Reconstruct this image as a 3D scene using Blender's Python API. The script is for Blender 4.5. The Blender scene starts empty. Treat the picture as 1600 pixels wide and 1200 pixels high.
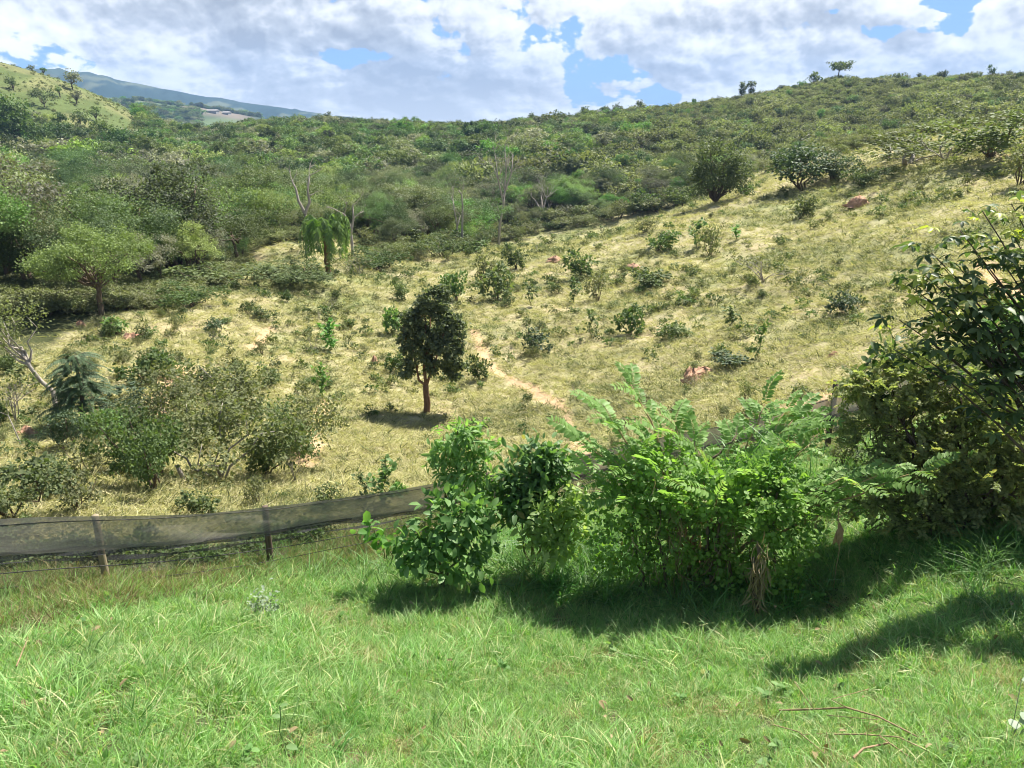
import bpy, math
import numpy as np
from mathutils import Vector

S = bpy.context.scene
COL = S.collection
R = math.radians
PI = math.pi

# ------------------------------------------------------------------ camera
FPX, HORIZON = 1200.0, 200.0                     # focal length and horizon row of the 1600x1200 photograph
PITCH = math.atan((600 - HORIZON) / FPX)
cd = bpy.data.cameras.new('camera'); cam = bpy.data.objects.new('camera', cd); COL.objects.link(cam)
cd.sensor_width = 36; cd.lens = 36 * FPX / 1600; cd.clip_start = .1; cd.clip_end = 30000
cam.rotation_euler = (PI / 2 - PITCH, 0, 0)
S.camera = cam
cP, sP = math.cos(PITCH), math.sin(PITCH)

# ------------------------------------------------------------------ light
SUN_EL, SUN_AZ = R(58), R(40)                    # azimuth from +Y (view direction) towards +X
SUN_DIR = Vector((math.cos(SUN_EL) * math.sin(SUN_AZ), math.cos(SUN_EL) * math.cos(SUN_AZ), math.sin(SUN_EL)))
sl = bpy.data.lights.new('sun', 'SUN'); sl.energy = 5.0; sl.angle = R(.5); sl.color = (1, .95, .86)
so = bpy.data.objects.new('sun', sl); COL.objects.link(so)
so.rotation_euler = SUN_DIR.to_track_quat('Z', 'Y').to_euler()
S.view_settings.view_transform = 'Standard'; S.view_settings.look = 'None'
S.view_settings.exposure = 1.25; S.view_settings.gamma = 1
S.cycles.filter_width = 1.0; S.cycles.max_bounces = 6; S.cycles.diffuse_bounces = 3; S.cycles.transmission_bounces = 3
S.cycles.transparent_max_bounces = 12; S.cycles.glossy_bounces = 2; S.cycles.volume_bounces = 0


class NT:
    """short-hand for wiring nodes"""
    def __init__(self, tree): self.t = tree
    def n(self, typ, ins=None, **kw):
        nd = self.t.nodes.new(typ)
        for k, v in kw.items(): setattr(nd, k, v)
        for k, v in (ins or {}).items(): self.set(nd.inputs[k], v)
        return nd
    def set(self, sock, v):
        if isinstance(v, bpy.types.NodeSocket): self.t.links.new(v, sock)
        else: sock.default_value = v
    def math(self, op, a, b=0.0, c=0.0, clamp=False):
        nd = self.t.nodes.new('ShaderNodeMath'); nd.operation = op; nd.use_clamp = clamp
        for i, v in enumerate((a, b, c)): self.set(nd.inputs[i], v)
        return nd.outputs[0]
    def mix(self, f, a, b, mode='MIX'):
        nd = self.t.nodes.new('ShaderNodeMix'); nd.data_type = 'RGBA'; nd.blend_type = mode
        self.set(nd.inputs[0], f); self.set(nd.inputs[6], a); self.set(nd.inputs[7], b)
        return nd.outputs[2]
    def ramp(self, f, stops, interp='LINEAR'):
        nd = self.t.nodes.new('ShaderNodeValToRGB'); cr = nd.color_ramp; cr.interpolation = interp
        while len(cr.elements) < len(stops): cr.elements.new(.5)
        for e, (p, c) in zip(cr.elements, stops): e.position = p; e.color = (*c, 1)
        self.set(nd.inputs[0], f)
        return nd.outputs[0]
    def sstep(self, x, a, b):
        nd = self.t.nodes.new('ShaderNodeMapRange'); nd.interpolation_type = 'SMOOTHSTEP'
        self.set(nd.inputs[0], x); nd.inputs[1].default_value = a; nd.inputs[2].default_value = b
        return nd.outputs[0]
    def noise(self, vec, scale, detail=4, rough=.55, dist=0.0, dim='3D'):
        nd = self.t.nodes.new('ShaderNodeTexNoise'); nd.noise_dimensions = dim
        self.set(nd.inputs['Vector'], vec); nd.inputs['Scale'].default_value = scale
        nd.inputs['Detail'].default_value = detail; nd.inputs['Roughness'].default_value = rough
        nd.inputs['Distortion'].default_value = dist
        return nd.outputs[0]


SKY_STRENGTH = .052
W = bpy.data.worlds.new('World'); S.world = W; W.use_nodes = True
W.node_tree.nodes.clear(); w = NT(W.node_tree)
sky = w.n('ShaderNodeTexSky'); sky.sky_type = 'NISHITA'; sky.sun_disc = False
sky.sun_elevation = SUN_EL; sky.sun_rotation = SUN_AZ; sky.air_density = 1.0; sky.dust_density = .3; sky.ozone_density = 2.5
tc = w.n('ShaderNodeTexCoord')
sx = w.n('ShaderNodeSeparateXYZ', {0: tc.outputs['Generated']})
az = w.math('ARCTAN2', sx.outputs[0], sx.outputs[1])
el = w.math('ARCSINE', sx.outputs[2])
elc = w.math('MAXIMUM', el, -.02)
lg = w.math('LOGARITHM', w.math('ADD', elc, .12), 2.71828)     # rows of the cloud deck close up towards the horizon
def cloudvec(dx, dy):
    return w.n('ShaderNodeCombineXYZ', {0: w.math('ADD', w.math('MULTIPLY', az, 4.2), dx),
                                        1: w.math('ADD', w.math('MULTIPLY', lg, 1.3), dy), 2: 3.7}).outputs[0]
def puff(vec):
    vo = w.n('ShaderNodeTexVoronoi', voronoi_dimensions='2D', feature='SMOOTH_F1')
    w.set(vo.inputs['Vector'], w.n('ShaderNodeVectorMath', {0: vec, 1: w.n('ShaderNodeVectorMath', {0: w.n('ShaderNodeTexNoise', {'Vector': vec, 'Scale': 3.0, 'Detail': 3.0}).outputs['Color'], 1: (.16, .16, 0)}, operation='MULTIPLY').outputs[0]}, operation='ADD').outputs[0])
    for k_, v_ in (('Scale', 2.6), ('Detail', 3.0), ('Roughness', .5), ('Lacunarity', 2.3), ('Smoothness', .35)): vo.inputs[k_].default_value = v_
    vo.normalize = True
    return w.math('SUBTRACT', .5, vo.outputs['Distance'])
def deck(vec): return w.math('ADD', w.noise(vec, 1.5, 8, .53, .1), w.math('MULTIPLY', puff(vec), .55))
v0, v1 = cloudvec(0, 0), cloudvec(.026, .045)
n0 = deck(v0); n1 = deck(v1)
big = w.noise(v0, .55, 3, .5)
# openings in the deck: (azimuth, elevation, half width, half height) in radians
def px_dir(u, v):
    xc, yc = (u - 800) / FPX, (600 - v) / FPX
    d = np.array([xc, cP + yc * sP, -sP + yc * cP]); d /= np.linalg.norm(d)
    return math.atan2(d[0], d[1]), math.asin(d[2])
gap = None
for (u, v, hw, hh, amt) in [(945, 105, 55, 30, .42), (900, 140, 40, 40, .34), (590, 88, 70, 16, .34), (690, 122, 35, 26, .28),
                            (1430, 42, 90, 18, .36), (1480, 5, 40, 14, .42), (1315, 16, 40, 10, .34), (1585, 62, 30, 14, .34), (970, 85, 30, 40, .34)]:
    a0, e0 = px_dir(u, v); a1, _ = px_dir(u + hw, v); _, e1 = px_dir(u, v - hh)
    dx = w.math('DIVIDE', w.math('SUBTRACT', az, a0), abs(a1 - a0)); dy = w.math('DIVIDE', w.math('SUBTRACT', el, e0), abs(e1 - e0))
    r2 = w.math('ADD', w.math('MULTIPLY', dx, dx), w.math('MULTIPLY', dy, dy))
    g = w.math('MULTIPLY', w.math('POWER', 2.718, w.math('MULTIPLY', r2, -.8)), amt)
    gap = g if gap is None else w.math('MAXIMUM', gap, g)
dens = w.math('SUBTRACT', w.math('ADD', w.math('ADD', .5, w.math('MULTIPLY', w.math('SUBTRACT', n0, .5), 1.8)), w.math('MULTIPLY', w.math('SUBTRACT', big, .5), .35)), gap)
high = w.sstep(el, .16, .5)                                    # fewer clouds overhead
dens = w.math('SUBTRACT', dens, w.math('MULTIPLY', high, .42))
cover = w.sstep(dens, .45, .51)
lit = w.math('ADD', .70, w.math('MULTIPLY', w.math('SUBTRACT', n0, n1), 3.8))
lit = w.math('ADD', lit, w.math('MULTIPLY', w.math('SUBTRACT', .50, big), 2.4))
lit = w.math('SUBTRACT', lit, w.math('MULTIPLY', w.sstep(n0, .48, .8), .35))
K = .60 / SKY_STRENGTH
ccol = w.ramp(lit, [(0, (.33, .355, .395)), (.3, (.48, .51, .55)), (.6, (.77, .785, .81)), (1, (1, 1, 1))])
ccol = w.mix(1.0, ccol, (K, K, K, 1), 'MULTIPLY')
low = w.math('SUBTRACT', 1.0, w.sstep(el, -.01, .08))           # air between here and the low clouds
ccol = w.mix(w.math('MULTIPLY', low, .5), ccol, (.74 * K, .785 * K, .84 * K, 1))
blue = w.mix(.8, sky.outputs[0], (.21 * K, .40 * K, .78 * K, 1))
blue = w.mix(high, blue, sky.outputs[0])
out = w.mix(cover, blue, ccol)
bg = w.n('ShaderNodeBackground', {0: out, 1: SKY_STRENGTH})
wo = w.n('ShaderNodeOutputWorld', {0: bg.outputs[0]})

# ------------------------------------------------------------------ maths for placing
rng = np.random.default_rng(7)

def rays(u, v):
    u = np.asarray(u, float); v = np.asarray(v, float)
    xc, yc = (u - 800) / FPX, (600 - v) / FPX
    return np.stack([xc, cP + yc * sP + 0 * xc, -sP + yc * cP + 0 * xc], -1)

def pix(u, v, d):
    """point at horizontal distance d in the direction of a photograph pixel"""
    r = rays(u, v); return r * (d / np.hypot(r[..., 0], r[..., 1]))[..., None]

def project(P):
    dep = P[..., 1] * cP - P[..., 2] * sP
    dep = np.where(dep > .05, dep, .05)
    return 800 + FPX * P[..., 0] / dep, 600 - FPX * (P[..., 1] * sP + P[..., 2] * cP) / dep

def hash2(i, j, s):
    h = np.sin(i * 127.1 + j * 311.7 + s * 74.7) * 43758.5453
    return h - np.floor(h)

def vnoise(x, y, s=0):
    i, j = np.floor(x), np.floor(y); fx, fy = x - i, y - j
    fx = fx * fx * (3 - 2 * fx); fy = fy * fy * (3 - 2 * fy)
    a = hash2(i, j, s) * (1 - fx) + hash2(i + 1, j, s) * fx
    b = hash2(i, j + 1, s) * (1 - fx) + hash2(i + 1, j + 1, s) * fx
    return a * (1 - fy) + b * fy

def fbm(x, y, s=0, o=4):
    t, a, n = 0, .5, 0
    for k in range(o):
        t = t + a * vnoise(x * 2 ** k + 17 * k, y * 2 ** k - 9 * k, s + k); n += a; a *= .5
    return t / n

def ss(x, a, b):
    t = np.clip((x - a) / (b - a), 0, 1); return t * t * (3 - 2 * t)

# ------------------------------------------------------------------ terrain shape: (pixel row, distance, height of what stands there)
TAB = {
    100: [(1200, 4.6, 0), (1050, 6.3, 0), (940, 8.6, 0), (800, 13.5, 0), (700, 18.5, 0), (600, 25.5, 0), (500, 37, 0), (440, 51, 0),
          (380, 72, 4), (300, 110, 6), (240, 160, 6), (205, 215, 5), (165, 265, 0), (129, 330, 0)],
    250: [(380, 72, 4), (300, 115, 6), (230, 180, 6), (190, 270, 6), (182, 330, 6)],
    400: [(1200, 4.6, 0), (940, 8.8, 0), (800, 13.2, 0), (700, 18.5, 0), (600, 25, 0), (500, 36, 0), (430, 50, 0), (395, 61, 0), (376, 69, 0),
          (340, 92, 4), (280, 135, 5.5), (225, 200, 5), (182, 300, 5)],
    700: [(1200, 4.6, 0), (940, 8.8, 0), (800, 12.8, 0), (700, 18.5, 0), (640, 23.8, 0), (560, 31, 0), (500, 39, 0), (440, 50.5, 0),
          (385, 69, 0), (340, 92, 4), (280, 130, 5), (225, 195, 4.5), (191, 300, 4.5)],
    1000: [(1200, 4.6, 0), (940, 8.8, 0), (800, 11.5, 0), (700, 16, 0), (620, 22, 0), (540, 29, 0), (460, 38, 0), (400, 49, 0),
           (345, 68, 0), (310, 86, 4), (250, 130, 4), (200, 200, 3), (168, 290, 3)],
    1300: [(1200, 4.6, 0), (940, 8.8, 0), (830, 10.4, 0), (690, 15, 0), (600, 20, 0), (500, 28, 0), (400, 40, 0), (300, 60, 0),
           (243, 78, 0), (225, 150, 3), (160, 250, 3), (118, 320, 3)],
    1600: [(1200, 4.6, 0), (940, 8.5, 0), (830, 10, 0), (650, 14, 0), (550, 19, 0), (450, 27, 0), (350, 38, 0), (270, 52, 0),
           (195, 72, 0), (178, 160, 3), (140, 220, 3), (110, 290, 3)],
}
CT = []
for u, rows in TAB.items():
    for (v, d, h) in rows:
        p = pix(u, v, d); CT.append((math.atan2(p[0], p[1]), math.log(d), p[2] - h))
    if u == 250: continue
    th = math.atan2(*rays(u, 300)[:2])
    CT.append((th, math.log(2.2), -4.0))
for (u, v, d) in [(0, 97, 330), (60, 114, 330), (200, 173, 330), (40, 150, 270)]:
    p = pix(u, v, d); CT.append((math.atan2(p[0], p[1]), math.log(d), p[2]))
for (u, d, z) in [(1300, 110, -2.0), (1600, 105, -1.5), (1450, 108, -1.5), (100, 450, -15), (400, 450, -16), (700, 450, -14), (1000, 450, -6),
                  (1300, 450, 4), (1600, 450, 8), (200, 430, -12), (0, 450, 5)]:
    CT.append((math.atan2(*rays(u, 300)[:2]), math.log(d), z))
for src, dst in ((100, -400), (1600, 2000)):                    # beyond the frame the slopes run on
    for (v, d, h) in TAB[src]:
        p = pix(src, v, d); CT.append((math.atan2(*rays(dst, 300)[:2]), math.log(d), p[2] - h + (1.5 if d > 40 and src == 1600 else 0)))
CT = np.array(CT); CX = CT[:, :2] * np.array([2.2, 1.0]); CZ = CT[:, 2]

def _phi(r2): return .5 * r2 * np.log(r2 + 1e-9)
_n = len(CX)
_K = _phi(((CX[:, None] - CX[None]) ** 2).sum(-1)) + np.eye(_n) * 2e-4
_Pm = np.c_[np.ones(_n), CX]
_A = np.zeros((_n + 3, _n + 3)); _A[:_n, :_n] = _K; _A[:_n, _n:] = _Pm; _A[_n:, :_n] = _Pm.T
_sol = np.linalg.solve(_A, np.r_[CZ, 0, 0, 0])
RIDGE = [(-300, 60), (0, 100), (40, 108), (95, 111), (150, 115), (200, 124), (280, 139), (330, 150), (400, 161), (460, 170), (520, 180), (600, 200), (900, 210), (1900, 205)]
MIDR = [(-300, 120), (60, 135), (110, 139), (150, 147), (230, 157), (300, 166), (345, 172), (420, 184), (520, 200), (1900, 215)]

def _angles(tab, dist):
    th = np.array([math.atan2(*rays(u, 300)[:2]) for u, v in tab]); z = np.array([pix(u, v, dist)[2] for u, v in tab])
    return th, z

def far_z(th, d):
    tr, zr = _angles(RIDGE, 2700); tm, zm = _angles(MIDR, 1150)
    a = np.interp(th, tr, zr); b = np.interp(th, tm, zm)
    base = -20 - 16 * ss(d, 600, 1000)
    z = base + (b - base) * np.exp(-((d - 1150) / 300) ** 2) * (1 + .05 * (fbm(th * 40, d / 230, 5) - .5))
    hump = np.where(d < 2700, ss(d, 1450, 2700), 1 - .7 * ss(d, 2700, 3300))
    nz = (fbm(th * 26, d / 400, 3) - .5) * 40 + (fbm(th * 90, d / 160, 8, 3) - .5) * 15
    z = np.where(d > 1450, np.maximum(z, base + (a - base) * hump + nz * hump * np.where(np.abs(d - 2700) < 200, .25, 1)), z)
    return z

def H(x, y, bumps=True):
    x = np.asarray(x, float); y = np.asarray(y, float)
    sh = np.broadcast(x, y).shape
    x = np.broadcast_to(x, sh).ravel(); y = np.broadcast_to(y, sh).ravel()
    out = np.empty(len(x))
    for a in range(0, len(x), 40000):
        xs, ys = x[a:a + 40000], y[a:a + 40000]
        d = np.hypot(xs, ys); th = np.clip(np.arctan2(xs, ys), -1.05, 1.05)
        dc = np.clip(d, 2.4, 520)
        X = np.c_[th * 2.2, np.log(dc)]
        z = _phi(((X[:, None] - CX[None]) ** 2).sum(-1)) @ _sol[:_n] + np.c_[np.ones(len(X)), X] @ _sol[_n:]
        if bumps:
            k = ss(d, 10, 20)
            z = z + (fbm(xs / 1.3, ys / 1.3, 1, 3) - .5) * (.10 + .25 * k) + (fbm(xs / 9, ys / 9, 2, 3) - .5) * 1.1 * k + (fbm(xs / 45, ys / 45, 4, 2) - .5) * 3.0 * ss(d, 90, 160)
        f = ss(d, 430, 620)
        z = z * (1 - f) + far_z(th, d) * f
        out[a:a + 40000] = z
    return out.reshape(sh)

_DD = np.exp(np.linspace(math.log(3), math.log(3200), 900))
def ground(u, v, dmin=3.0):
    """where the ray of a photograph pixel meets the ground"""
    r = rays(u, v); h = math.hypot(r[0], r[1]); dd = _DD[_DD >= dmin]
    P = r[None] * (dd / h)[:, None]
    below = P[:, 2] < H(P[:, 0], P[:, 1])
    i = int(np.argmax(below))
    if not below[i] : return None
    if i == 0: return P[0]
    a, b = dd[i - 1], dd[i]
    for _ in range(12):
        m = .5 * (a + b); p = r * (m / h)
        if p[2] < float(H(p[0], p[1])): b = m
        else: a = m
    p = r * (b / h); p[2] = float(H(p[0], p[1])); return p

def crest(u, a=180, b=420):
    """highest ground seen along a column of the photograph"""
    r = rays(u, 250); h = math.hypot(r[0], r[1]); dd = np.linspace(a, b, 200)
    P = r[None] * (dd / h)[:, None]; z = H(P[:, 0], P[:, 1]); i = int(np.argmax(z / dd))
    return np.array([P[i, 0], P[i, 1], z[i]])

# ------------------------------------------------------------------ materials
def new_mat(name):
    m = bpy.data.materials.new(name); m.use_nodes = True; m.node_tree.nodes.clear()
    return m, NT(m.node_tree)

def out_surface(k, sh): k.n('ShaderNodeOutputMaterial', {0: sh})

def leafmat(name, cols, trans=.3, rough=.5, objvar=.35, hv=.03, spec=.35, obj_cols=None, old=None):
    """leaf: colour runs with the leaf's own tint, shifts from plant to plant"""
    m, k = new_mat(name)
    t = k.n('ShaderNodeAttribute', attribute_name='tint').outputs['Fac']
    oi = k.n('ShaderNodeObjectInfo').outputs['Random']
    n = len(cols)
    stops = [(i / (n - 1) * (.86 if old else 1), cc) for i, cc in enumerate(cols)] + ([(.94, old)] if old else [])
    c = k.ramp(t, stops)
    if obj_cols:
        oc = k.ramp(oi, [(i / len(obj_cols), cc) for i, cc in enumerate(obj_cols)], 'CONSTANT')
        c = k.mix(.82, c, k.mix(1.0, oc, k.ramp(t, [(0, (.62, .62, .62)), (1, (1.35, 1.35, 1.3))]), 'MULTIPLY'))
    r2 = k.math('FRACT', k.math('MULTIPLY', oi, 7.31)); r3 = k.math('FRACT', k.math('MULTIPLY', oi, 23.7))
    hs = k.n('ShaderNodeHueSaturation', {'Hue': k.math('ADD', .5, k.math('MULTIPLY', k.math('SUBTRACT', r3, .5), hv)),
                                         'Saturation': k.math('ADD', .85, k.math('MULTIPLY', r3, .25)),
                                         'Value': k.math('ADD', 1 - objvar / 2, k.math('MULTIPLY', r2, objvar)), 'Color': c})
    c = hs.outputs[0]
    p = k.n('ShaderNodeBsdfPrincipled', {'Base Color': c, 'Roughness': rough, 'Specular IOR Level': spec})
    tr = k.n('ShaderNodeBsdfTranslucent', {0: k.mix(1.0, c, (1.3, 1.42, .6, 1), 'MULTIPLY')})
    mx = k.n('ShaderNodeMixShader', {0: trans, 1: p.outputs[0], 2: tr.outputs[0]})
    out_surface(k, mx.outputs[0]); return m

def plainmat(name, a, b, scale=8, rough=.85, bump=.3, detail=5, stretch=(1, 1, 1), coord='Object'):
    m, k = new_mat(name)
    co = k.n('ShaderNodeTexCoord').outputs[coord]
    mp = k.n('ShaderNodeMapping', {0: co, 3: stretch}).outputs[0]
    n = k.noise(mp, scale, detail, .6)
    c = k.ramp(n, [(.3, a), (.7, b)])
    bp = k.n('ShaderNodeBump', {'Strength': bump, 'Distance': .05, 'Height': n})
    p = k.n('ShaderNodeBsdfPrincipled', {'Base Color': c, 'Roughness': rough, 'Specular IOR Level': .2, 'Normal': bp.outputs[0]})
    out_surface(k, p.outputs[0]); return m

M = {}
M['bark'] = plainmat('bark', (.07, .05, .035), (.17, .13, .09), 14, stretch=(1, 1, .25))
M['red_bark'] = plainmat('reddish_bark', (.13, .07, .04), (.27, .16, .10), 14, stretch=(1, 1, .25))
M['grey_bark'] = plainmat('grey_bark', (.22, .19, .16), (.42, .38, .33), 10, stretch=(1, 1, .25))
M['dark_bark'] = plainmat('dark_bark', (.04, .032, .025), (.10, .08, .06), 12, stretch=(1, 1, .3))
M['green_stem'] = plainmat('green_stem', (.10, .12, .04), (.2, .2, .08), 20)
M['tan_stem'] = plainmat('tan_stem', (.30, .20, .10), (.45, .33, .19), 18, stretch=(1, 1, .2))
M['post_pale'] = plainmat('pale_post_wood', (.22, .18, .11), (.35, .29, .19), 10, stretch=(2, 2, .2))
M['post_dark'] = plainmat('weathered_post_wood', (.07, .05, .04), (.16, .12, .09), 10, stretch=(2, 2, .2))
M['termite'] = plainmat('red_termite_soil', (.33, .18, .11), (.47, .30, .20), 7, bump=1.0)
M['trunk_palm'] = plainmat('palm_trunk', (.12, .075, .035), (.34, .21, .09), 7, stretch=(1, 1, 3), bump=.8)
M['wire'] = plainmat('fence_wire', (.04, .04, .04), (.08, .075, .07), 30)

FOREST_OBJ = [(k_[0] * 2.3, k_[1] * 2.35, k_[2] * 2.45) for k_ in [(.050, .072, .026), (.064, .086, .030), (.036, .060, .024), (.078, .098, .034), (.052, .080, .034), (.080, .086, .046), (.042, .076, .024), (.088, .112, .030), (.060, .110, .026), (.062, .070, .040), (.102, .098, .072)]]
M['forest'] = leafmat('forest_leaf', [(.065, .095, .036), (.12, .16, .06), (.20, .24, .09)], .28, .6, 1.0, .03, .25, FOREST_OBJ)
M['scrub'] = leafmat('scrub_leaf', [(.115, .13, .062), (.195, .215, .10), (.30, .315, .165)], .32, .65, .75, .03, .2)
M['lone'] = leafmat('glossy_dark_leaf', [(.060, .088, .042), (.125, .160, .075), (.23, .265, .15)], .34, .6, .1, .01, .22)
M['bush'] = leafmat('hill_bush_leaf', [(.060, .095, .032), (.105, .150, .050), (.165, .21, .080)], .32, .65, .6, .04, .3)
M['olive'] = leafmat('olive_bush_leaf', [(.10, .12, .052), (.165, .185, .08), (.24, .255, .12)], .34, .6, .4, .03, .25)
M['bright'] = leafmat('bright_bush_leaf', [(.075, .16, .035), (.13, .26, .06), (.21, .36, .11)], .4, .6, .3, .02, .35)
M['fresh'] = leafmat('fresh_leaf', [(.10, .21, .045), (.18, .34, .08), (.28, .44, .14)], .52, .5, .05, .01, .35, old=(.30, .27, .09))
M['bluegreen'] = leafmat('blue_green_leaf', [(.038, .068, .032), (.066, .108, .048), (.12, .165, .080)], .26, .65, .3, .02, .4)
M['weed'] = leafmat('hill_weed', [(.095, .115, .045), (.165, .185, .078), (.25, .26, .12)], .3, .7, .5, .04, .2)
M['dry'] = leafmat('dry_grass', [(.335, .315, .14), (.44, .41, .205), (.57, .52, .295)], .30, .7, .35, .03, .15)
M['grass'] = leafmat('green_grass', [(.110, .212, .052), (.220, .385, .115), (.35, .52, .195), (.54, .51, .27)], .45, .48, .4, .03, .35)
M['dry_blade'] = leafmat('dry_blade', [(.22, .21, .08), (.36, .33, .15), (.50, .44, .25)], .3, .6, .4, .03, .2)
M['tall'] = leafmat('tall_grass', [(.075, .16, .035), (.13, .27, .07), (.22, .38, .13)], .4, .45, .3, .03, .35)
M['brown_grass'] = leafmat('brown_grass', [(.13, .115, .045), (.23, .20, .085), (.36, .31, .16)], .25, .6, .4, .03, .2)
M['pinnate'] = leafmat('pinnate_leaflet', [(.095, .19, .034), (.19, .345, .072), (.29, .46, .135)], .48, .52, .1, .01, .35, old=(.30, .27, .09))
M['vine'] = leafmat('vine_leaf', [(.085, .165, .026), (.18, .32, .055), (.30, .48, .105)], .48, .55, .1, .01, .4, old=(.30, .27, .09))
M['darkbroad'] = leafmat('dark_broad_leaf', [(.062, .135, .038), (.115, .22, .065), (.19, .31, .115)], .45, .5, .1, .01, .35, old=(.30, .27, .09))
M['palebroad'] = leafmat('pale_broad_leaf', [(.17, .29, .06), (.29, .42, .11), (.42, .52, .19)], .45, .55, .1, .01, .4)
M['midbroad'] = leafmat('mid_broad_leaf', [(.070, .155, .038), (.135, .265, .072), (.23, .38, .13)], .46, .5, .1, .01, .35, old=(.30, .27, .09))
M['palmate'] = leafmat('palmate_leaf', [(.036, .066, .025), (.066, .112, .040), (.12, .175, .07), (.40, .44, .08)], .40, .48, .1, .01, .4)  # last ramp colour: backlit yellow-green painted into leaves at the tips
M['fine'] = leafmat('fine_olive_leaf', [(.13, .165, .062), (.235, .275, .11), (.38, .41, .185)], .45, .65, .1, .01, .3, old=(.30, .27, .09))
M['straw'] = leafmat('dead_straw', [(.13, .10, .055), (.24, .19, .10), (.38, .31, .18)], .2, .7, .1, .01, .2)
M['palm'] = leafmat('palm_leaflet', [(.075, .145, .042), (.14, .235, .068), (.24, .35, .115)], .40, .55, .1, .01, .4)
M['grey_leaf'] = leafmat('grey_green_leaf', [(.14, .19, .11), (.22, .28, .18), (.31, .37, .26)], .2, .6, .1, .01, .3)
M['twig'] = plainmat('dry_twig', (.22, .14, .08), (.42, .30, .18), 25, stretch=(1, 1, .3))
M['wall'] = plainmat('farm_wall', (.26, .25, .23), (.33, .32, .30), .3, bump=.05)
M['roof'] = plainmat('farm_roof', (.22, .205, .20), (.28, .265, .25), .3, bump=.05)

# ------------------------------------------------------------------ geometry helpers
def nrm(a):
    a = np.asarray(a, float); return a / (np.linalg.norm(a, axis=-1, keepdims=True) + 1e-12)

class Geo:
    """collects triangles and builds ONE mesh object"""
    def __init__(self): self.V, self.F, self.T, self.M, self.n = [], [], [], [], 0
    def add(self, V, F, t=.5, m=0):
        V = np.asarray(V, float).reshape(-1, 3); F = np.asarray(F, int).reshape(-1, 3)
        self.V.append(V); self.F.append(F + self.n); self.n += len(V)
        self.T.append(np.broadcast_to(np.asarray(t, float), (len(V),)).copy()); self.M.append(np.full(len(F), m, np.int32))
        return self
    def arrays(self): return np.concatenate(self.V), np.concatenate(self.F), np.concatenate(self.T), np.concatenate(self.M)
    def join(self, g, m=0):
        V, F, T, Mi = g.arrays(); self.V.append(V); self.F.append(F + self.n); self.T.append(T); self.M.append(Mi + m); self.n += len(V)
        return self
    def mesh(self, name, mats, smooth=True):
        V, F, T, Mi = self.arrays()
        me = bpy.data.meshes.new(name)
        me.vertices.add(len(V)); me.vertices.foreach_set('co', V.astype(np.float32).ravel())
        me.loops.add(F.size); me.loops.foreach_set('vertex_index', F.astype(np.int32).ravel())
        me.polygons.add(len(F)); me.polygons.foreach_set('loop_start', np.arange(0, F.size, 3, dtype=np.int32))
        me.polygons.foreach_set('material_index', Mi)
        me.polygons.foreach_set('use_smooth', np.full(len(F), smooth, bool))
        at = me.attributes.new('tint', 'FLOAT', 'POINT'); at.data.foreach_set('value', np.clip(T, 0, 1).astype(np.float32))
        for m in (mats if isinstance(mats, (list, tuple)) else [mats]): me.materials.append(m)
        me.update(calc_edges=True); me.validate()
        return me

def link(name, me, parent=None, loc=None):
    o = bpy.data.objects.new(name, me); COL.objects.link(o)
    if parent is not None: o.parent = parent
    if loc is not None: o.location = loc
    return o

def tag(o, label=None, cat=None, group=None, kind=None):
    for k_, v_ in (('label', label), ('category', cat), ('group', group), ('kind', kind)):
        if v_: o[k_] = v_
    return o

def thing(name, loc, label, cat, group=None, rz=0, scale=None):
    o = link(name, None, None, [float(c) for c in loc]); o.rotation_euler = (0, 0, rz)
    if scale is not None: o.scale = scale
    return tag(o, label, cat, group)

def tube(g, pts, rad, sides=6, t=.5, m=0):
    pts = np.asarray(pts, float); n = len(pts)
    rad = np.broadcast_to(np.asarray(rad, float), (n,))
    d = nrm(np.gradient(pts, axis=0)); ref = np.array([.31, .17, .94]) if abs(d[:, 2]).mean() < .9 else np.array([1., .1, 0])
    x = nrm(np.cross(d, ref)); y = np.cross(d, x)
    a = np.linspace(0, 2 * PI, sides, endpoint=False)
    V = pts[:, None] + rad[:, None, None] * (np.cos(a)[None, :, None] * x[:, None] + np.sin(a)[None, :, None] * y[:, None])
    i = np.arange(n - 1)[:, None] * sides; j = np.arange(sides)[None]; jn = (j + 1) % sides
    q = np.stack([i + j, i + jn, i + sides + jn, i + sides + j], -1).reshape(-1, 4)
    F = np.r_[q[:, [0, 1, 2]], q[:, [0, 2, 3]]]
    V = V.reshape(-1, 3); V = np.r_[V, pts[-1:]]; top = (n - 1) * sides
    F = np.r_[F, np.stack([top + np.arange(sides), top + (np.arange(sides) + 1) % sides, np.full(sides, n * sides)], -1)]
    g.add(V, F, t, m)

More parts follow.
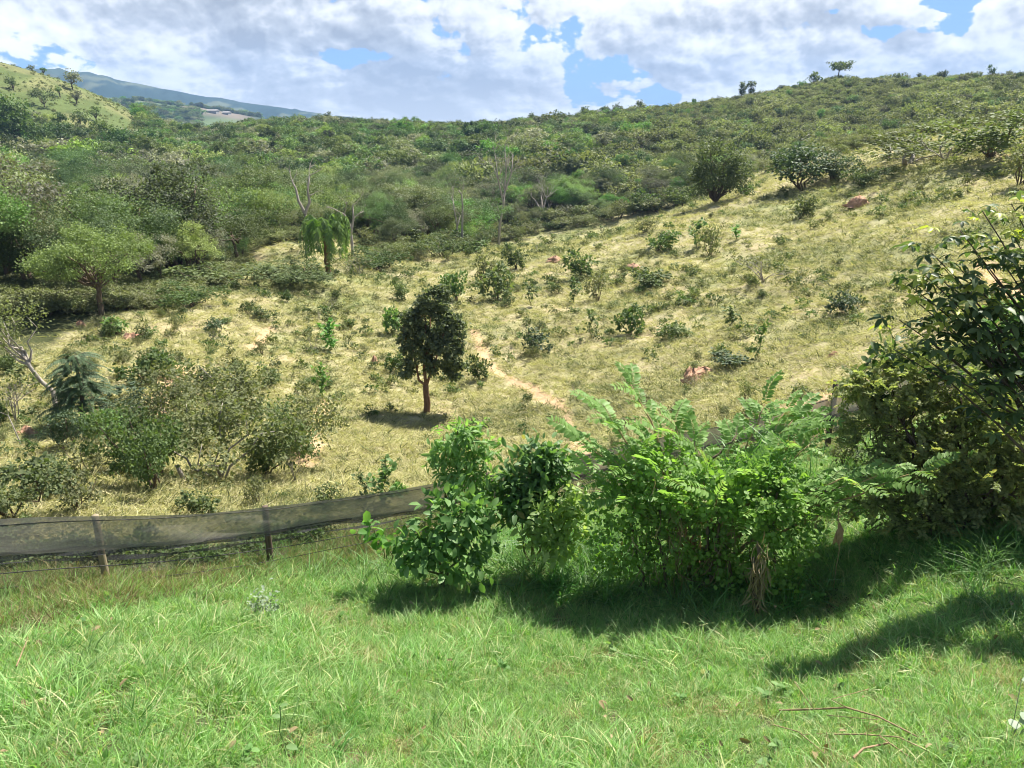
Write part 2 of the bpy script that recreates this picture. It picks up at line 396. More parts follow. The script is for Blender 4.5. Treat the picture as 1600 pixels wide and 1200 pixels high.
# leaf shapes, one unit long along +Y, face up +Z
T_DIAMOND = (np.array([(0, 0, 0), (-.34, .5, .07), (0, 1, -.12), (.34, .5, .07)], float), np.array([(0, 2, 1), (0, 3, 2)]))
def oval(wd=.3, fold=.08, droop=.14, wide=.42):
    V = np.array([(0, 0, 0), (0, .36, .0), (0, .72, -droop * .4), (0, 1, -droop),
                  (-wd, wide * .75, fold), (-wd * .82, .74, fold * .8 - droop * .4), (wd, wide * .75, fold), (wd * .82, .74, fold * .8 - droop * .4)], float)
    F = np.array([(0, 1, 4), (1, 2, 5), (1, 5, 4), (2, 3, 5), (0, 6, 1), (1, 6, 7), (1, 7, 2), (2, 7, 3)])
    return V, F
T_OVAL = oval(); T_ROUND = oval(.42, .08, .1); T_LANCE = oval(.14, .04, .25)
def blade(k=4, bend=.5, wd=.02):
    V, F = [], []
    for i in range(k + 1):
        s = i / k; x = wd * (1 - s ** 1.7) + .001
        y = bend * s ** 2; z = s * (1 - .45 * bend * s)
        V += [(-x, y, z), (x, y, z)]
    for i in range(k): F += [(2 * i, 2 * i + 1, 2 * i + 3), (2 * i, 2 * i + 3, 2 * i + 2)]
    return np.array(V), np.array(F)

def leaves(g, tm, pos, ax, nr, size, tint=.5, wid=1.0, m=0):
    tV, tF = tm[:2]; k = len(tV); pos = np.asarray(pos, float); n = len(pos)
    size = np.broadcast_to(np.asarray(size, float), (n,)); y = np.broadcast_to(nrm(ax), (n, 3)); x = nrm(np.cross(y, nr)); z = np.cross(x, y)
    V = pos[:, None] + size[:, None, None] * (tV[None, :, 0:1] * wid * x[:, None] + tV[None, :, 1:2] * y[:, None] + tV[None, :, 2:3] * z[:, None])
    F = tF[None] + (np.arange(n) * k)[:, None, None]
    t = np.broadcast_to(np.asarray(tint, float), (n,))[:, None]
    tt = tm[2][None] if len(tm) > 2 else 0
    g.add(V, F, (t + tt + np.zeros((n, k))).ravel(), m)

def rand_unit(r, n):
    return nrm(r.normal(size=(n, 3)))

def crown_pts(r, lumps, clumps, per, cr, shell=.55, low=-1.0):
    """leaf positions in clumps spread through ellipsoids; returns positions, outward vectors, clump tint"""
    lumps = [(np.array(c, float), np.array(s, float)) for c, s in lumps]
    wt = np.array([s[0] * s[2] for _, s in lumps]) ** .9; wt /= wt.sum()
    P, O, T = [], [], []
    for li, (c, s) in enumerate(lumps):
        nc = max(3, int(round(clumps * wt[li])))
        d = rand_unit(r, nc * 3); d = d[d[:, 2] > low][:nc]; nc = len(d)
        rr = shell + (1 - shell) * r.random(nc) ** .6
        cc = c + d * rr[:, None] * s
        crr = cr * (.55 + .9 * r.random(nc))
        p = cc[:, None] + r.normal(size=(nc, per, 3)) * (crr[:, None, None] * np.array([.55, .55, .40]))
        o = np.broadcast_to(nrm(d / s * s.mean())[:, None], p.shape)
        t = np.broadcast_to((r.random(nc) * .5 + .2)[:, None], (nc, per))
        P.append(p.reshape(-1, 3)); O.append(o.reshape(-1, 3)); T.append(t.ravel())
    return np.concatenate(P), np.concatenate(O), np.concatenate(T)

def foliage(g, r, lumps, clumps, per, cr, tm, size, m=0, shell=.55, low=-1.0, droop=.15, tspread=.3, up=.75):
    P, O, T = crown_pts(r, lumps, clumps, per, cr, shell, low); n = len(P)
    ax = O * .6 + r.normal(size=(n, 3)) * .6 - np.array([0, 0, droop]); nr = O * .5 + np.array([0, 0, up]) + r.normal(size=(n, 3)) * .45
    tt = np.clip(T + (r.random(n) - .4) * tspread, 0, .84); tt[np.random.default_rng(n).random(n) < (.015 if n > 300 else 0)] = 1.0
    leaves(g, tm, P, ax, nr, size * (.5 + .85 * r.random(n)), tt, m=m)

def limb(r, a, b, k=6, wob=.08, sag=0.0):
    a = np.array(a, float); b = np.array(b, float); s = np.linspace(0, 1, k)[:, None]; L = np.linalg.norm(b - a)
    p = a + (b - a) * s; w_ = r.normal(size=(k, 3)) * wob * L; w_[0] = 0; w_[-1] *= .3
    p = p + w_ * np.sin(s * PI * .9); p[:, 2] += sag * L * np.sin(s[:, 0] * PI)
    return p

def branches(g, r, start, dirn, length, rad, lev, m=0, spread=.6, tips=None, up=.15, k=5, kids=3, sides=6, ratio=.62):
    """recursive bare branching"""
    p = [np.array(start, float)]; d = nrm(np.array(dirn, float))
    for i in range(k - 1):
        d = nrm(d + r.normal(size=3) * .16 + np.array([0, 0, up * .35])); p.append(p[-1] + d * length / (k - 1))
    p = np.array(p); tube(g, p, np.linspace(rad, rad * .5, k), max(3, sides), .5, m)
    if lev > 0:
        for c in range(kids):
            i = k - 1 if c == 0 else int(r.integers(k // 2, k))
            nd = nrm(d + rand_unit(r, 1)[0] * spread + np.array([0, 0, up]))
            branches(g, r, p[i], nd, length * ratio * (.8 + .4 * r.random()), rad * (.55 if c else .5), lev - 1, m, spread, tips, up, k, kids, max(3, sides - 1), ratio)
    elif tips is not None: tips.append((p[-1], d))

def lump(u, v, ru, rv, d, deep=1.0):
    c = pix(u, v, d); s = float(np.linalg.norm(c)) / FPX * .97
    return (c, (ru * s, (ru + rv) * .5 * s * deep, rv * s * 1.05))

# ------------------------------------------------------------------ zones
FENCE_PX = [(-260, 972), (-60, 948), (177, 930), (428, 884), (660, 838), (820, 808), (930, 786), (1110, 742), (1292, 694), (1420, 664), (1640, 620)]
FENCE = np.array([ground(u, v) for u, v in FENCE_PX])
f_th, f_d = np.arctan2(FENCE[:, 0], FENCE[:, 1]), np.hypot(FENCE[:, 0], FENCE[:, 1])
VLINE = [(-500, 640), (-200, 600), (0, 560), (60, 530), (110, 503), (200, 486), (300, 462), (365, 430), (382, 398), (430, 380), (480, 373), (560, 373), (592, 394),
         (640, 398), (700, 388), (780, 372), (830, 360), (950, 338), (1060, 318), (1180, 268), (1300, 244), (1420, 216), (1500, 206), (1600, 197), (1900, 170)]
_vu = np.array([a for a, b in VLINE], float); _vv = np.array([b for a, b in VLINE], float)
_gu = np.linspace(-500, 1900, 61); _gd = []
for u in _gu:
    p = ground(u, float(np.interp(u, _vu, _vv))); _gd.append(np.hypot(p[0], p[1]) if p is not None and np.hypot(p[0], p[1]) < 130 else 75.0)
_gth = np.array([math.atan2(*rays(u, 300)[:2]) for u in _gu]); _gd = np.array(_gd)

def zones(x, y):
    d = np.hypot(x, y); th = np.arctan2(x, y)
    fd = np.interp(th, f_th, f_d); dl = np.interp(th, _gth, _gd)
    lawn = 1 - ss(d, fd - .9, fd + .5)
    forest = ss(d, dl * .97, dl * 1.04)
    hill = ss(d, 218, 250) * (1 - ss(th, math.atan2(*rays(210, 300)[:2]), math.atan2(*rays(250, 300)[:2]))) * (d < 700)
    scrub = np.maximum(ss(th, math.atan2(*rays(700, 300)[:2]), math.atan2(*rays(1150, 300)[:2])) * ss(d, 90, 150), ss(th, math.atan2(*rays(1080, 300)[:2]), math.atan2(*rays(1240, 300)[:2])))
    return d, th, lawn, forest, hill, scrub

PATHS = [[(738, 515), (752, 545), (772, 575), (800, 592), (840, 610), (880, 640), (905, 690), (930, 740)],
         [(512, 628), (496, 655), (484, 690), (478, 725)],
         [(250, 640), (262, 600), (280, 575)], [(395, 545), (420, 515)], [(660, 495), (672, 488)],
         [(1215, 660), (1260, 640), (1330, 605)], [(1540, 420), (1600, 470)]]
PW = [.32, .38, .5, .4, .5, .9, .6]
PATHW = [np.array([ground(u, v)[:2] for u, v in pp]) for pp in PATHS]

def seg_dist(x, y, line):
    best = np.full(x.shape, 1e9)
    for a, b in zip(line[:-1], line[1:]):
        ab = b - a; t = np.clip(((x - a[0]) * ab[0] + (y - a[1]) * ab[1]) / (ab @ ab), 0, 1)
        best = np.minimum(best, np.hypot(x - a[0] - t * ab[0], y - a[1] - t * ab[1]))
    return best

def soil_mask(x, y):
    m = np.zeros(x.shape)
    for line, wd in zip(PATHW, PW):
        dd = seg_dist(x, y, line) + (fbm(x * 1.4, y * 1.4, 31, 3) - .5) * wd * 1.6
        m = np.maximum(m, 1 - ss(dd, wd * .25, wd * 1.1))
    return m

# ------------------------------------------------------------------ the ground, one sheet to the horizon
def build_ground():
    th = np.concatenate([np.linspace(-PI, -1.0, 40, endpoint=False), np.linspace(-1.0, -.66, 60, endpoint=False), np.linspace(-.66, .66, 560), np.linspace(.66, 1.0, 62)[1:], np.linspace(1.0, PI, 41)[1:-1]])
    dd = np.concatenate([[.05, 1.0], np.exp(np.linspace(math.log(2.0), math.log(520), 520)), np.exp(np.linspace(math.log(530), math.log(3300), 150))])
    TH, D = np.meshgrid(th, dd, indexing='ij'); x, y = D * np.sin(TH), D * np.cos(TH); z = H(x, y)
    nt, nd = TH.shape
    idx = np.arange(nt * nd).reshape(nt, nd); i2 = np.roll(idx, -1, axis=0)
    q = np.stack([idx[:, :-1], i2[:, :-1], i2[:, 1:], idx[:, 1:]], -1).reshape(-1, 4)
    F = np.r_[q[:, [0, 2, 1]], q[:, [0, 3, 2]]]
    g = Geo(); g.add(np.stack([x, y, z], -1), F)
    m, k = new_mat('hillside_ground')
    me = g.mesh('ground', m)
    X, Y = x.ravel(), y.ravel()
    d, t_, lawn, forest, hill, scrub = zones(X, Y)
    c = lambda *a: np.array(a, float)
    straw = c(.375, .335, .195); green = c(.225, .245, .105); soil = c(.50, .345, .205)
    patch = fbm(X / 3.2, Y / 3.2, 11, 4); patch2 = fbm(X / 11, Y / 11, 13, 3); sp = fbm(X / 2.2, Y / 2.2, 17, 4)
    gmix = np.clip(ss(patch, .46, .66) * .65 + ss(patch2, .48, .68) * .35, 0, 1)
    col = straw + (green - straw) * gmix[:, None]
    sm = np.maximum(soil_mask(X, Y), ss(sp, .64, .78) * .3 * (1 - gmix))
    col = col + (soil - col) * sm[:, None]
    fcol = c(.050, .058, .024) + (c(.12, .13, .05) - c(.050, .058, .024)) * (ss(patch, .4, .7) * .6)[:, None]
    scol = c(.115, .125, .052) + (c(.21, .205, .10) - c(.115, .125, .052)) * ss(patch, .42, .66)[:, None]
    fcol = fcol + (scol - fcol) * scrub[:, None]
    col = col + (fcol - col) * forest[:, None]
    hcol = c(.095, .125, .042) + (c(.165, .170, .072) - c(.095, .125, .042)) * ss(fbm(X / 8, Y / 14, 23, 4), .4, .7)[:, None]
    hcol = hcol * (.72 + .56 * fbm(X / 2.6, Y / 5, 25, 3))[:, None]
    col = col + (hcol - col) * hill[:, None]
    lcol = c(.075, .085, .035) + (c(.19, .14, .085) - c(.075, .085, .035)) * ss(sp, .5, .72)[:, None]
    col = col + (lcol - col) * lawn[:, None]
    # far country: woods, pasture, bare fields
    f1 = fbm(X / 160, Y / 420, 41, 4); f2 = fbm(X / 330, Y / 800, 43, 3); f3 = fbm(X / 60, Y / 240, 47, 3)
    far = c(.020, .040, .028) + (c(.105, .145, .070) - c(.020, .040, .028)) * ss(f2, .45, .62)[:, None]
    far = far + (c(.030, .050, .036) - far) * (ss(f1, .5, .58) * .8)[:, None] + (c(.13, .145, .08) - far) * (ss(f3, .63, .7) * .6)[:, None]
    fu = 800 + FPX * np.tan(t_) / .95
    bare = ss(d, 1000, 1060) * (1 - ss(d, 1300, 1400)) * ss(t_, math.atan2(*rays(285, 300)[:2]), math.atan2(*rays(310, 300)[:2])) * (1 - ss(t_, math.atan2(*rays(385, 300)[:2]), math.atan2(*rays(420, 300)[:2])))
    far = far + (c(.17, .145, .115) - far) * bare[:, None]
    ff = ss(d, 480, 640); col = col + (far - col) * ff[:, None]
    ca = me.color_attributes.new('col', 'FLOAT_COLOR', 'POINT')
    ca.data.foreach_set('color', np.c_[col, np.ones(len(col))].astype(np.float32).ravel())
    a = k.n('ShaderNodeAttribute', attribute_name='col').outputs['Color']
    co = k.n('ShaderNodeTexCoord').outputs['Object']
    na = k.noise(co, 9.0, 6, .7); nb = k.noise(co, 1.1, 5, .65); nc = k.noise(co, .12, 4, .6)
    v = k.math('ADD', k.math('MULTIPLY', na, .9), k.math('ADD', k.math('MULTIPLY', nb, .7), k.math('MULTIPLY', nc, .4)))
    cc = k.mix(1.0, a, k.ramp(v, [(.55, (.55, .56, .5)), (1.0, (1.0, 1.0, 1.0)), (1.0, (1.35, 1.33, 1.3))]), 'MULTIPLY')
    cc = k.mix(1.0, a, k.ramp(k.math('MULTIPLY', v, .5), [(.36, (.68, .70, .64)), (.5, (1, 1, 1)), (.64, (1.25, 1.22, 1.18))]), 'MULTIPLY')
    bp = k.n('ShaderNodeBump', {'Strength': .55, 'Distance': .12, 'Height': v})
    p = k.n('ShaderNodeBsdfPrincipled', {'Base Color': cc, 'Roughness': .95, 'Specular IOR Level': .1, 'Normal': bp.outputs[0]})
    out_surface(k, p.outputs[0])
    return tag(link('ground', me), None, None, None, 'structure')

GROUND = build_ground()

# ------------------------------------------------------------------ scattered masses (stuff): points carrying instances
def proto_collection(name, meshes):
    c = bpy.data.collections.new(name)
    for i, me in enumerate(meshes):
        o = bpy.data.objects.new('%s_%s' % (name, 'abcdefghijklmnop'[i]), me); o['kind'] = 'stuff'; c.objects.link(o)
    return c

def scatter(name, label, cat, pts, rot, scl, pid, coll):
    me = bpy.data.meshes.new(name); n = len(pts)
    me.vertices.add(n); me.vertices.foreach_set('co', np.asarray(pts, np.float32).ravel())
    a = me.attributes.new('rot', 'FLOAT_VECTOR', 'POINT'); a.data.foreach_set('vector', np.asarray(rot, np.float32).ravel())
    a = me.attributes.new('scl', 'FLOAT_VECTOR', 'POINT'); a.data.foreach_set('vector', np.asarray(scl, np.float32).ravel())
    a = me.attributes.new('pid', 'INT', 'POINT'); a.data.foreach_set('value', np.asarray(pid, np.int32))
    o = link(name, me); tag(o, label, cat, None, 'stuff')
    t = bpy.data.node_groups.new(name, 'GeometryNodeTree')
    t.interface.new_socket('Geometry', in_out='INPUT', socket_type='NodeSocketGeometry')
    t.interface.new_socket('Geometry', in_out='OUTPUT', socket_type='NodeSocketGeometry')
    k = NT(t); gi = k.n('NodeGroupInput'); go = k.n('NodeGroupOutput')
    ci = k.n('GeometryNodeCollectionInfo'); ci.inputs['Collection'].default_value = coll
    ci.inputs['Separate Children'].default_value = True; ci.inputs['Reset Children'].default_value = True
    def na(nm, ty): nd = k.n('GeometryNodeInputNamedAttribute', data_type=ty); nd.inputs['Name'].default_value = nm; return nd.outputs[0]
    ip = k.n('GeometryNodeInstanceOnPoints'); ip.inputs['Pick Instance'].default_value = True
    k.set(ip.inputs['Points'], gi.outputs[0]); k.set(ip.inputs['Instance'], ci.outputs[0])
    k.set(ip.inputs['Instance Index'], na('pid', 'INT')); k.set(ip.inputs['Rotation'], na('rot', 'FLOAT_VECTOR')); k.set(ip.inputs['Scale'], na('scl', 'FLOAT_VECTOR'))
    t.links.new(ip.outputs[0], go.inputs[0])
    md = o.modifiers.new('scatter', 'NODES'); md.node_group = t
    return o

def eul(r, n, tilt=.12):
    return np.c_[r.normal(size=n) * tilt, r.normal(size=n) * tilt, r.random(n) * 2 * PI]

# ---- grass
def grass_clump(seed, nb, L, rad, wd, mat, lean=.35, bend=(.2, .9), tip_dry=.06, lie=0.0):
    r = np.random.default_rng(seed); g = Geo()
    for i in range(nb):
        a = r.random() * 2 * PI; rr = rad * math.sqrt(r.random()); ln = L * (.45 + .75 * r.random())
        tm = blade(4, bend[0] + (bend[1] - bend[0]) * r.random(), wd / ln * (.7 + .6 * r.random()))
        up = nrm(np.array([r.normal() * lean, r.normal() * lean, 1 - lie]))
        fw = nrm(np.cross(np.cross(up, rand_unit(r, 1)[0]), up))
        # blade template grows along local z and bends along local y
        leaves(g, (tm[0], tm[1]), [[math.cos(a) * rr, math.sin(a) * rr, -.01]], [fw], [up], ln, .95 if r.random() < tip_dry else .1 + .6 * r.random())
    return g.mesh('grass_clump', mat)

def weed_geo(seed):
    r = np.random.default_rng(seed); g = Geo(); foliage(g, r, [((0, 0, .5), (.4, .4, .5)), ((.3, .1, .35), (.3, .3, .35))], 22, 8, .16, T_OVAL, .17, shell=.3, low=-.6)
    return g
def lawn():
    r = np.random.default_rng(3)
    coll = proto_collection('grass_clump', [grass_clump(100 + i, 40, .13, .085, .0034, M['grass'], .42, (.2, 1.0), .10) for i in range(6)] +
                            [grass_clump(120 + i, 28, .20, .09, .0042, M['grass'], .42, (.4, 1.2)) for i in range(3)] + [grass_clump(170 + i, 34, .12, .10, .0034, M['dry_blade'], .8, (.4, 1.3), .2) for i in range(2)])
    n = 64000; x = r.uniform(-9, 10.5, n); y = r.uniform(1.5, 14.5, n)
    d, th, lw, *_ = zones(x, y)
    u_, v_ = project(np.stack([x, y, H(x, y)], -1))
    bare = fbm(x * 1.3, y * 1.3, 61, 3)
    brown = (1 - ss(u_, 250, 520)) * ss(v_, 850, 955) * (1 - ss(v_, 940, 985))
    keep = (r.random(n) < lw * np.where(bare > .66, .65, 1) * (1 - .45 * brown)) & (d > 3.3) & (np.abs(th) < .85) & (u_ > -150) & (u_ < 1750)
    x, y = x[keep], y[keep]; n = len(x); z = H(x, y)
    tall = fbm(x / .9, y / .9, 71, 3); s = .72 + .65 * ss(tall, .35, .7) + r.random(n) * .2
    pid = np.where((r.random(n) < .18) | ((tall > .6) & (r.random(n) < .5)), r.integers(6, 9, n), r.integers(0, 6, n))
    dryp = fbm(x / .55, y / .55, 77, 4); pid = np.where(r.random(n) < .05 + .5 * ss(dryp, .58, .72), r.integers(9, 11, n), pid)
    scatter('lawn_grass', 'lush green long grass covering the near slope', 'grass', np.c_[x, y, z], eul(r, n, .15), np.repeat(s[:, None], 3, 1) * np.array([1, 1, .95]), pid, coll)
    n = 260; x = r.uniform(-7, 8, n); y = r.uniform(2.5, 10, n); d, th, lw, *_ = zones(x, y); k_ = lw > .8; x, y = x[k_], y[k_]; n = len(x)
    def rosette(i):
        q = np.random.default_rng(180 + i); g = Geo(); m = 13; P = np.c_[q.normal(size=(m, 2)) * .02, .05 + .10 * q.random(m)]; leaves(g, T_OVAL, P, rand_unit(q, m) * np.array([1, 1, .4]) + np.array([0, 0, .15]), np.array([[0, 0, 1.]]) + q.normal(size=(m, 3)) * .3, .06 + .05 * q.random(m), q.random(m)); return g.mesh('lawn_weed', M[('midbroad', 'bright', 'grey_leaf')[i]])
    scatter('lawn_weeds', 'small broad leaved weeds among the green grass', 'weeds', np.c_[x, y, H(x, y)], eul(r, n, .2), np.repeat((.5 + .5 * r.random(n))[:, None], 3, 1), r.integers(0, 2, n), proto_collection('lawn_weed', [rosette(i) for i in range(2)]))
    # brownish mixed grass along the foot of the fence
    coll = proto_collection('mixed_grass_clump', [grass_clump(140 + i, 22, .24, .10, .0045, M['brown_grass'], .5, (.4, 1.1)) for i in range(2)] + [grass_clump(150 + i, 24, .20, .09, .0040, M['grass'], .45) for i in range(3)])
    n = 13000; s_ = r.random(n); i = np.minimum((s_ * 4.2).astype(int), 3); f = s_ * 4.2 - i
    p = FENCE[i] + (FENCE[i + 1] - FENCE[i]) * f[:, None]
    x = p[:, 0] + r.normal(size=n) * .1; y = p[:, 1] + r.normal(size=n) * .50 - .1
    scatter('fence_grass', 'brownish grass and weeds along the foot of the netting fence', 'grass', np.c_[x, y, H(x, y)], eul(r, n, .2), np.repeat((.6 + .7 * r.random(n))[:, None], 3, 1), r.integers(0, 5, n), coll)
    pw = proto_collection('fence_weed', [KW.mesh('fence_weed', M['bush']) for KW in (weed_geo(150 + i) for i in range(3))])
    n = 420; s_ = r.random(n); i = np.minimum((s_ * 3.2).astype(int), 3); f = s_ * 3.2 - i; p = FENCE[i] + (FENCE[i + 1] - FENCE[i]) * f[:, None]
    x = p[:, 0] + r.normal(size=n) * .1; y = p[:, 1] + .7 + np.abs(r.normal(size=n)) * .6
    scatter('fence_weeds', 'green weeds growing behind the lower netting of the fence', 'weeds', np.c_[x, y, H(x, y)], eul(r, n, .2), np.repeat((.10 + .26 * r.random(n))[:, None], 3, 1), r.integers(0, 3, n), pw)
    # tall arching grass at the foot of the shrubs
    coll = proto_collection('tall_grass_clump', [grass_clump(160 + i, 24, .50, .10, .0085, M['tall'], .42, (.5, 1.3), 0) for i in range(4)])
    P, Sc = [], []
    for (u, v, su, sv, cnt, sc) in [(960, 905, 110, 22, 120, 1.0), (1120, 925, 80, 16, 60, 1.0), (1430, 862, 120, 16, 90, .75), (1560, 860, 60, 30, 50, .8), (560, 900, 80, 18, 70, .8),
                                    (880, 880, 60, 25, 90, 1.0), (390, 880, 50, 14, 40, .8), (1570, 960, 60, 30, 30, .6), (100, 1050, 90, 70, 20, .5), (560, 1150, 160, 40, 20, .5)]:
        for _ in range(cnt):
            p = ground(u + r.normal() * su, v + r.normal() * sv)
            if p is not None and math.hypot(p[0], p[1]) < 15: P.append(p); Sc.append(sc * (.6 + .6 * r.random()))
    n = len(P)
    scatter('tall_grass', 'tall arching green grass at the foot of the shrubs', 'grass', np.array(P), eul(r, n, .15), np.repeat(np.array(Sc)[:, None], 3, 1), r.integers(0, 4, n), coll)
lawn()

def dry():
    r = np.random.default_rng(5)
    coll = proto_collection('dry_grass_tuft', [grass_clump(200 + i, 16, .30, .16, .009, M['dry'], 1.0, (.5, 1.3), .2, .35) for i in range(6)] +
                            [grass_clump(220 + i, 14, .30, .14, .010, M['weed'], .6, (.3, 1.0), 0) for i in range(2)])
    n = 120000; th = r.uniform(-.80, .80, n); d = np.exp(r.uniform(math.log(9), math.log(105), n)); x, y = d * np.sin(th), d * np.cos(th)
    d, th, lw, fo, hi, sc = zones(x, y); patch = fbm(x / 3.2, y / 3.2, 11, 4); patch2 = fbm(x / 11, y / 11, 13, 3); g = ss(patch, .46, .66) * .65 + ss(patch2, .48, .68) * .35
    sm = soil_mask(x, y); sp = fbm(x / 2.2, y / 2.2, 17, 4)
    keep = r.random(n) < (1 - lw) * (1 - fo * .9) * (1 - .9 * sm) * (1 - .55 * ss(sp, .6, .72))
    x, y, d, g = x[keep], y[keep], d[keep], g[keep]; n = len(x)
    s = (.45 + .016 * np.minimum(d, 60)) * (.6 + .7 * r.random(n))
    pid = np.where(r.random(n) < .12 + .5 * g, r.integers(6, 8, n), r.integers(0, 6, n))
    scatter('dry_grass', 'pale dry straw coloured grass covering the far slope', 'grass', np.c_[x, y, H(x, y)], eul(r, n, .2), np.repeat(s[:, None], 3, 1) * np.array([1.3, 1.3, .58]), pid, coll)
dry()

# ------------------------------------------------------------------ trees of the wooded valley
def tree_protos(cl_, per_, leaf_, sd_, cr_):
    out = []
    for i in range(9):
        r = np.random.default_rng(sd_ + i); g = Geo(); hh = 1.0
        kind = i % 3
        if kind == 0: L = [((0, 0, .66), (.36, .36, .26))] + [((r.normal() * .22, r.normal() * .22, .5 + r.random() * .35), (.22, .22, .17)) for _ in range(5)]
        elif kind == 1: L = [((r.normal() * .25, r.normal() * .25, .45 + r.random() * .4), (.24, .24, .17)) for _ in range(8)]
        else: L = [((0, 0, .55), (.28, .28, .36))] + [((r.normal() * .15, r.normal() * .15, .4 + r.random() * .5), (.2, .2, .16)) for _ in range(5)]
        foliage(g, r, L, cl_, per_, cr_, T_DIAMOND, leaf_, shell=.72, low=-.6, up=1.0, tspread=.4)
        crown = g
        t = Geo(); tube(t, limb(r, (0, 0, -.06), (r.normal() * .05, r.normal() * .05, .5), 5, .05), np.linspace(.030, .017, 5), 6)
        for _ in range(5): tube(t, limb(r, (0, 0, .25 + .2 * r.random()), (r.normal() * .25, r.normal() * .25, .6 + .2 * r.random()), 4, .08), np.linspace(.014, .004, 4), 4)
        j = Geo(); j.join(crown, 0); j.join(t, 1)
        out.append((crown.mesh('forest_crown', M['forest']), t.mesh('forest_trunk', M['bark']), j.mesh('forest_tree', [M['forest'], M['bark']])))
    return out
TREES = tree_protos(75, 30, .052, 300, .085); FINE_TREES = tree_protos(120, 90, .021, 320, .078)

def scrub_protos():
    out = []
    for i in range(6):
        r = np.random.default_rng(340 + i); g = Geo()
        L = [((r.normal() * .28, r.normal() * .28, .35 + r.random() * .35), (.26, .26, .24)) for _ in range(5)]
        foliage(g, r, L, 80, 10, .12, T_DIAMOND, .095, shell=.4, low=-.7)
        for _ in range(3): tube(g, limb(r, (0, 0, -.06), (r.normal() * .22, r.normal() * .22, .6), 4, .06), np.linspace(.018, .006, 4), 3, m=1)
        out.append(g.mesh('scrub_bush', [M['scrub'], M['bark']]))
    return out
SCRUB = scrub_protos()

SKYLINE = np.array([(-200, 178), (180, 178), (250, 172), (320, 174), (400, 172), (520, 178), (600, 182), (690, 188), (760, 186), (830, 182), (900, 174), (960, 168), (1050, 152), (1150, 132), (1220, 118), (1300, 116), (1400, 120), (1450, 118), (1520, 109), (1600, 112), (1900, 110)], float)
def forest():
    r = np.random.default_rng(9)
    P = []
    s = 2.65
    gx, gy = np.meshgrid(np.arange(-320, 320, s), np.arange(30, 440, s)); x = gx.ravel() + r.uniform(-.45, .45, gx.size) * s; y = gy.ravel() + r.uniform(-.45, .45, gx.size) * s
    d, th, lw, fo, hi, sc = zones(x, y)
    ok = (np.abs(th) < .74) & (d < 430) & (fo > .5) & (hi < .4) & (d > 40)
    x, y, d, th, hi, sc = x[ok], y[ok], d[ok], th[ok], hi[ok], sc[ok]
    dl = np.interp(th, _gth, _gd); edge = ss(d, dl, dl + 14)
    n = len(x); z = H(x, y)
    hgt = (2.3 + 2.9 * edge) * (.5 + .65 * r.random(n) + .45 * r.random(n) ** 4) * (1 - .42 * sc) * (1 - .25 * ss(d, 180, 300)) * (1 - .5 * sc * (1 - ss(d, 110, 150)))
    isscr = r.random(n) < sc * .9
    uu, _ = project(np.c_[x, y, z]); vs = np.interp(uu, SKYLINE[:, 0], SKYLINE[:, 1]); rr_ = rays(uu, vs); zmax = rr_[:, 2] / np.hypot(rr_[:, 0], rr_[:, 1]) * d
    hgt = np.where((d > 150) & (hi < .05), np.clip(np.minimum(hgt, (zmax - z) * (.65 + .55 * r.random(n))), .8, None), hgt)
    lf_ = (1 - ss(th, math.atan2(*rays(260, 300)[:2]), math.atan2(*rays(620, 300)[:2]))) * (1 - ss(d, 150, 230)); hgt = hgt * (1 + .14 * lf_)
    # height kept low towards the crest so that the skyline stays
    keep = r.random(n) < np.where(sc > .5, .95, .92) ; keep &= ~(r.random(n) < .14 * lf_); keep &= ~((edge < .3) & (r.random(n) < .35))
    x, y, z, d, th, hgt, isscr, edge = [a[keep] for a in (x, y, z, d, th, hgt, isscr, edge)]; n = len(x)
    u, v = project(np.c_[x, y, z])
    # the nearest trees stand as single objects
    inview = (u > -30) & (u < 1630) & (~isscr) & (v > 120)
    order = np.argsort(np.where(inview, d / hgt, 1e9))[:290]; single = np.zeros(n, bool); single[order] = True; single &= inview
    return x, y, z, d, hgt, isscr, single, u, v, r
fx, fy, fz, fdist, fh, fscr, fsingle, fu, fv, fr = forest()
for i in np.flatnonzero(fsingle):
    cr_, tr_, _ = FINE_TREES[int(fr.integers(0, 9))]
    s = fh[i]; wdt = s * (.85 + .5 * fr.random())
    t = thing('forest_tree', (fx[i], fy[i], fz[i]), 'leafy green tree of the thick wood filling the valley beyond the dry slope', 'tree', 'trees at the near edge of the valley wood', fr.random() * 6.28, (wdt, wdt, s))
    link('crown', cr_, t); link('trunk', tr_, t)
m_ = ~fsingle & ~fscr
n = int(m_.sum()); s = fh[m_]; wd_ = s * (.85 + .5 * fr.random(n))
scatter('valley_forest', 'dense mixed green woodland filling the valley', 'forest', np.c_[fx[m_], fy[m_], fz[m_]], eul(fr, n, .05), np.c_[wd_, wd_, s], fr.integers(0, 8, n) + np.where(fdist[m_] < 150, 8, 0), proto_collection('forest_tree_stand', [t[2] for t in TREES[:8]] + [t[2] for t in FINE_TREES[:8]]))
m_ = fscr; n = int(m_.sum()); s = fh[m_] * (.5 + .75 * fr.random(n) ** 1.5); wd_ = s * (.8 + .7 * fr.random(n))
scatter('hill_scrub', 'olive green scrub covering the far hillside', 'scrub', np.c_[fx[m_], fy[m_], fz[m_]], eul(fr, n, .08), np.c_[wd_, wd_, s], fr.integers(0, 6, n), proto_collection('scrub_bush_stand', SCRUB))

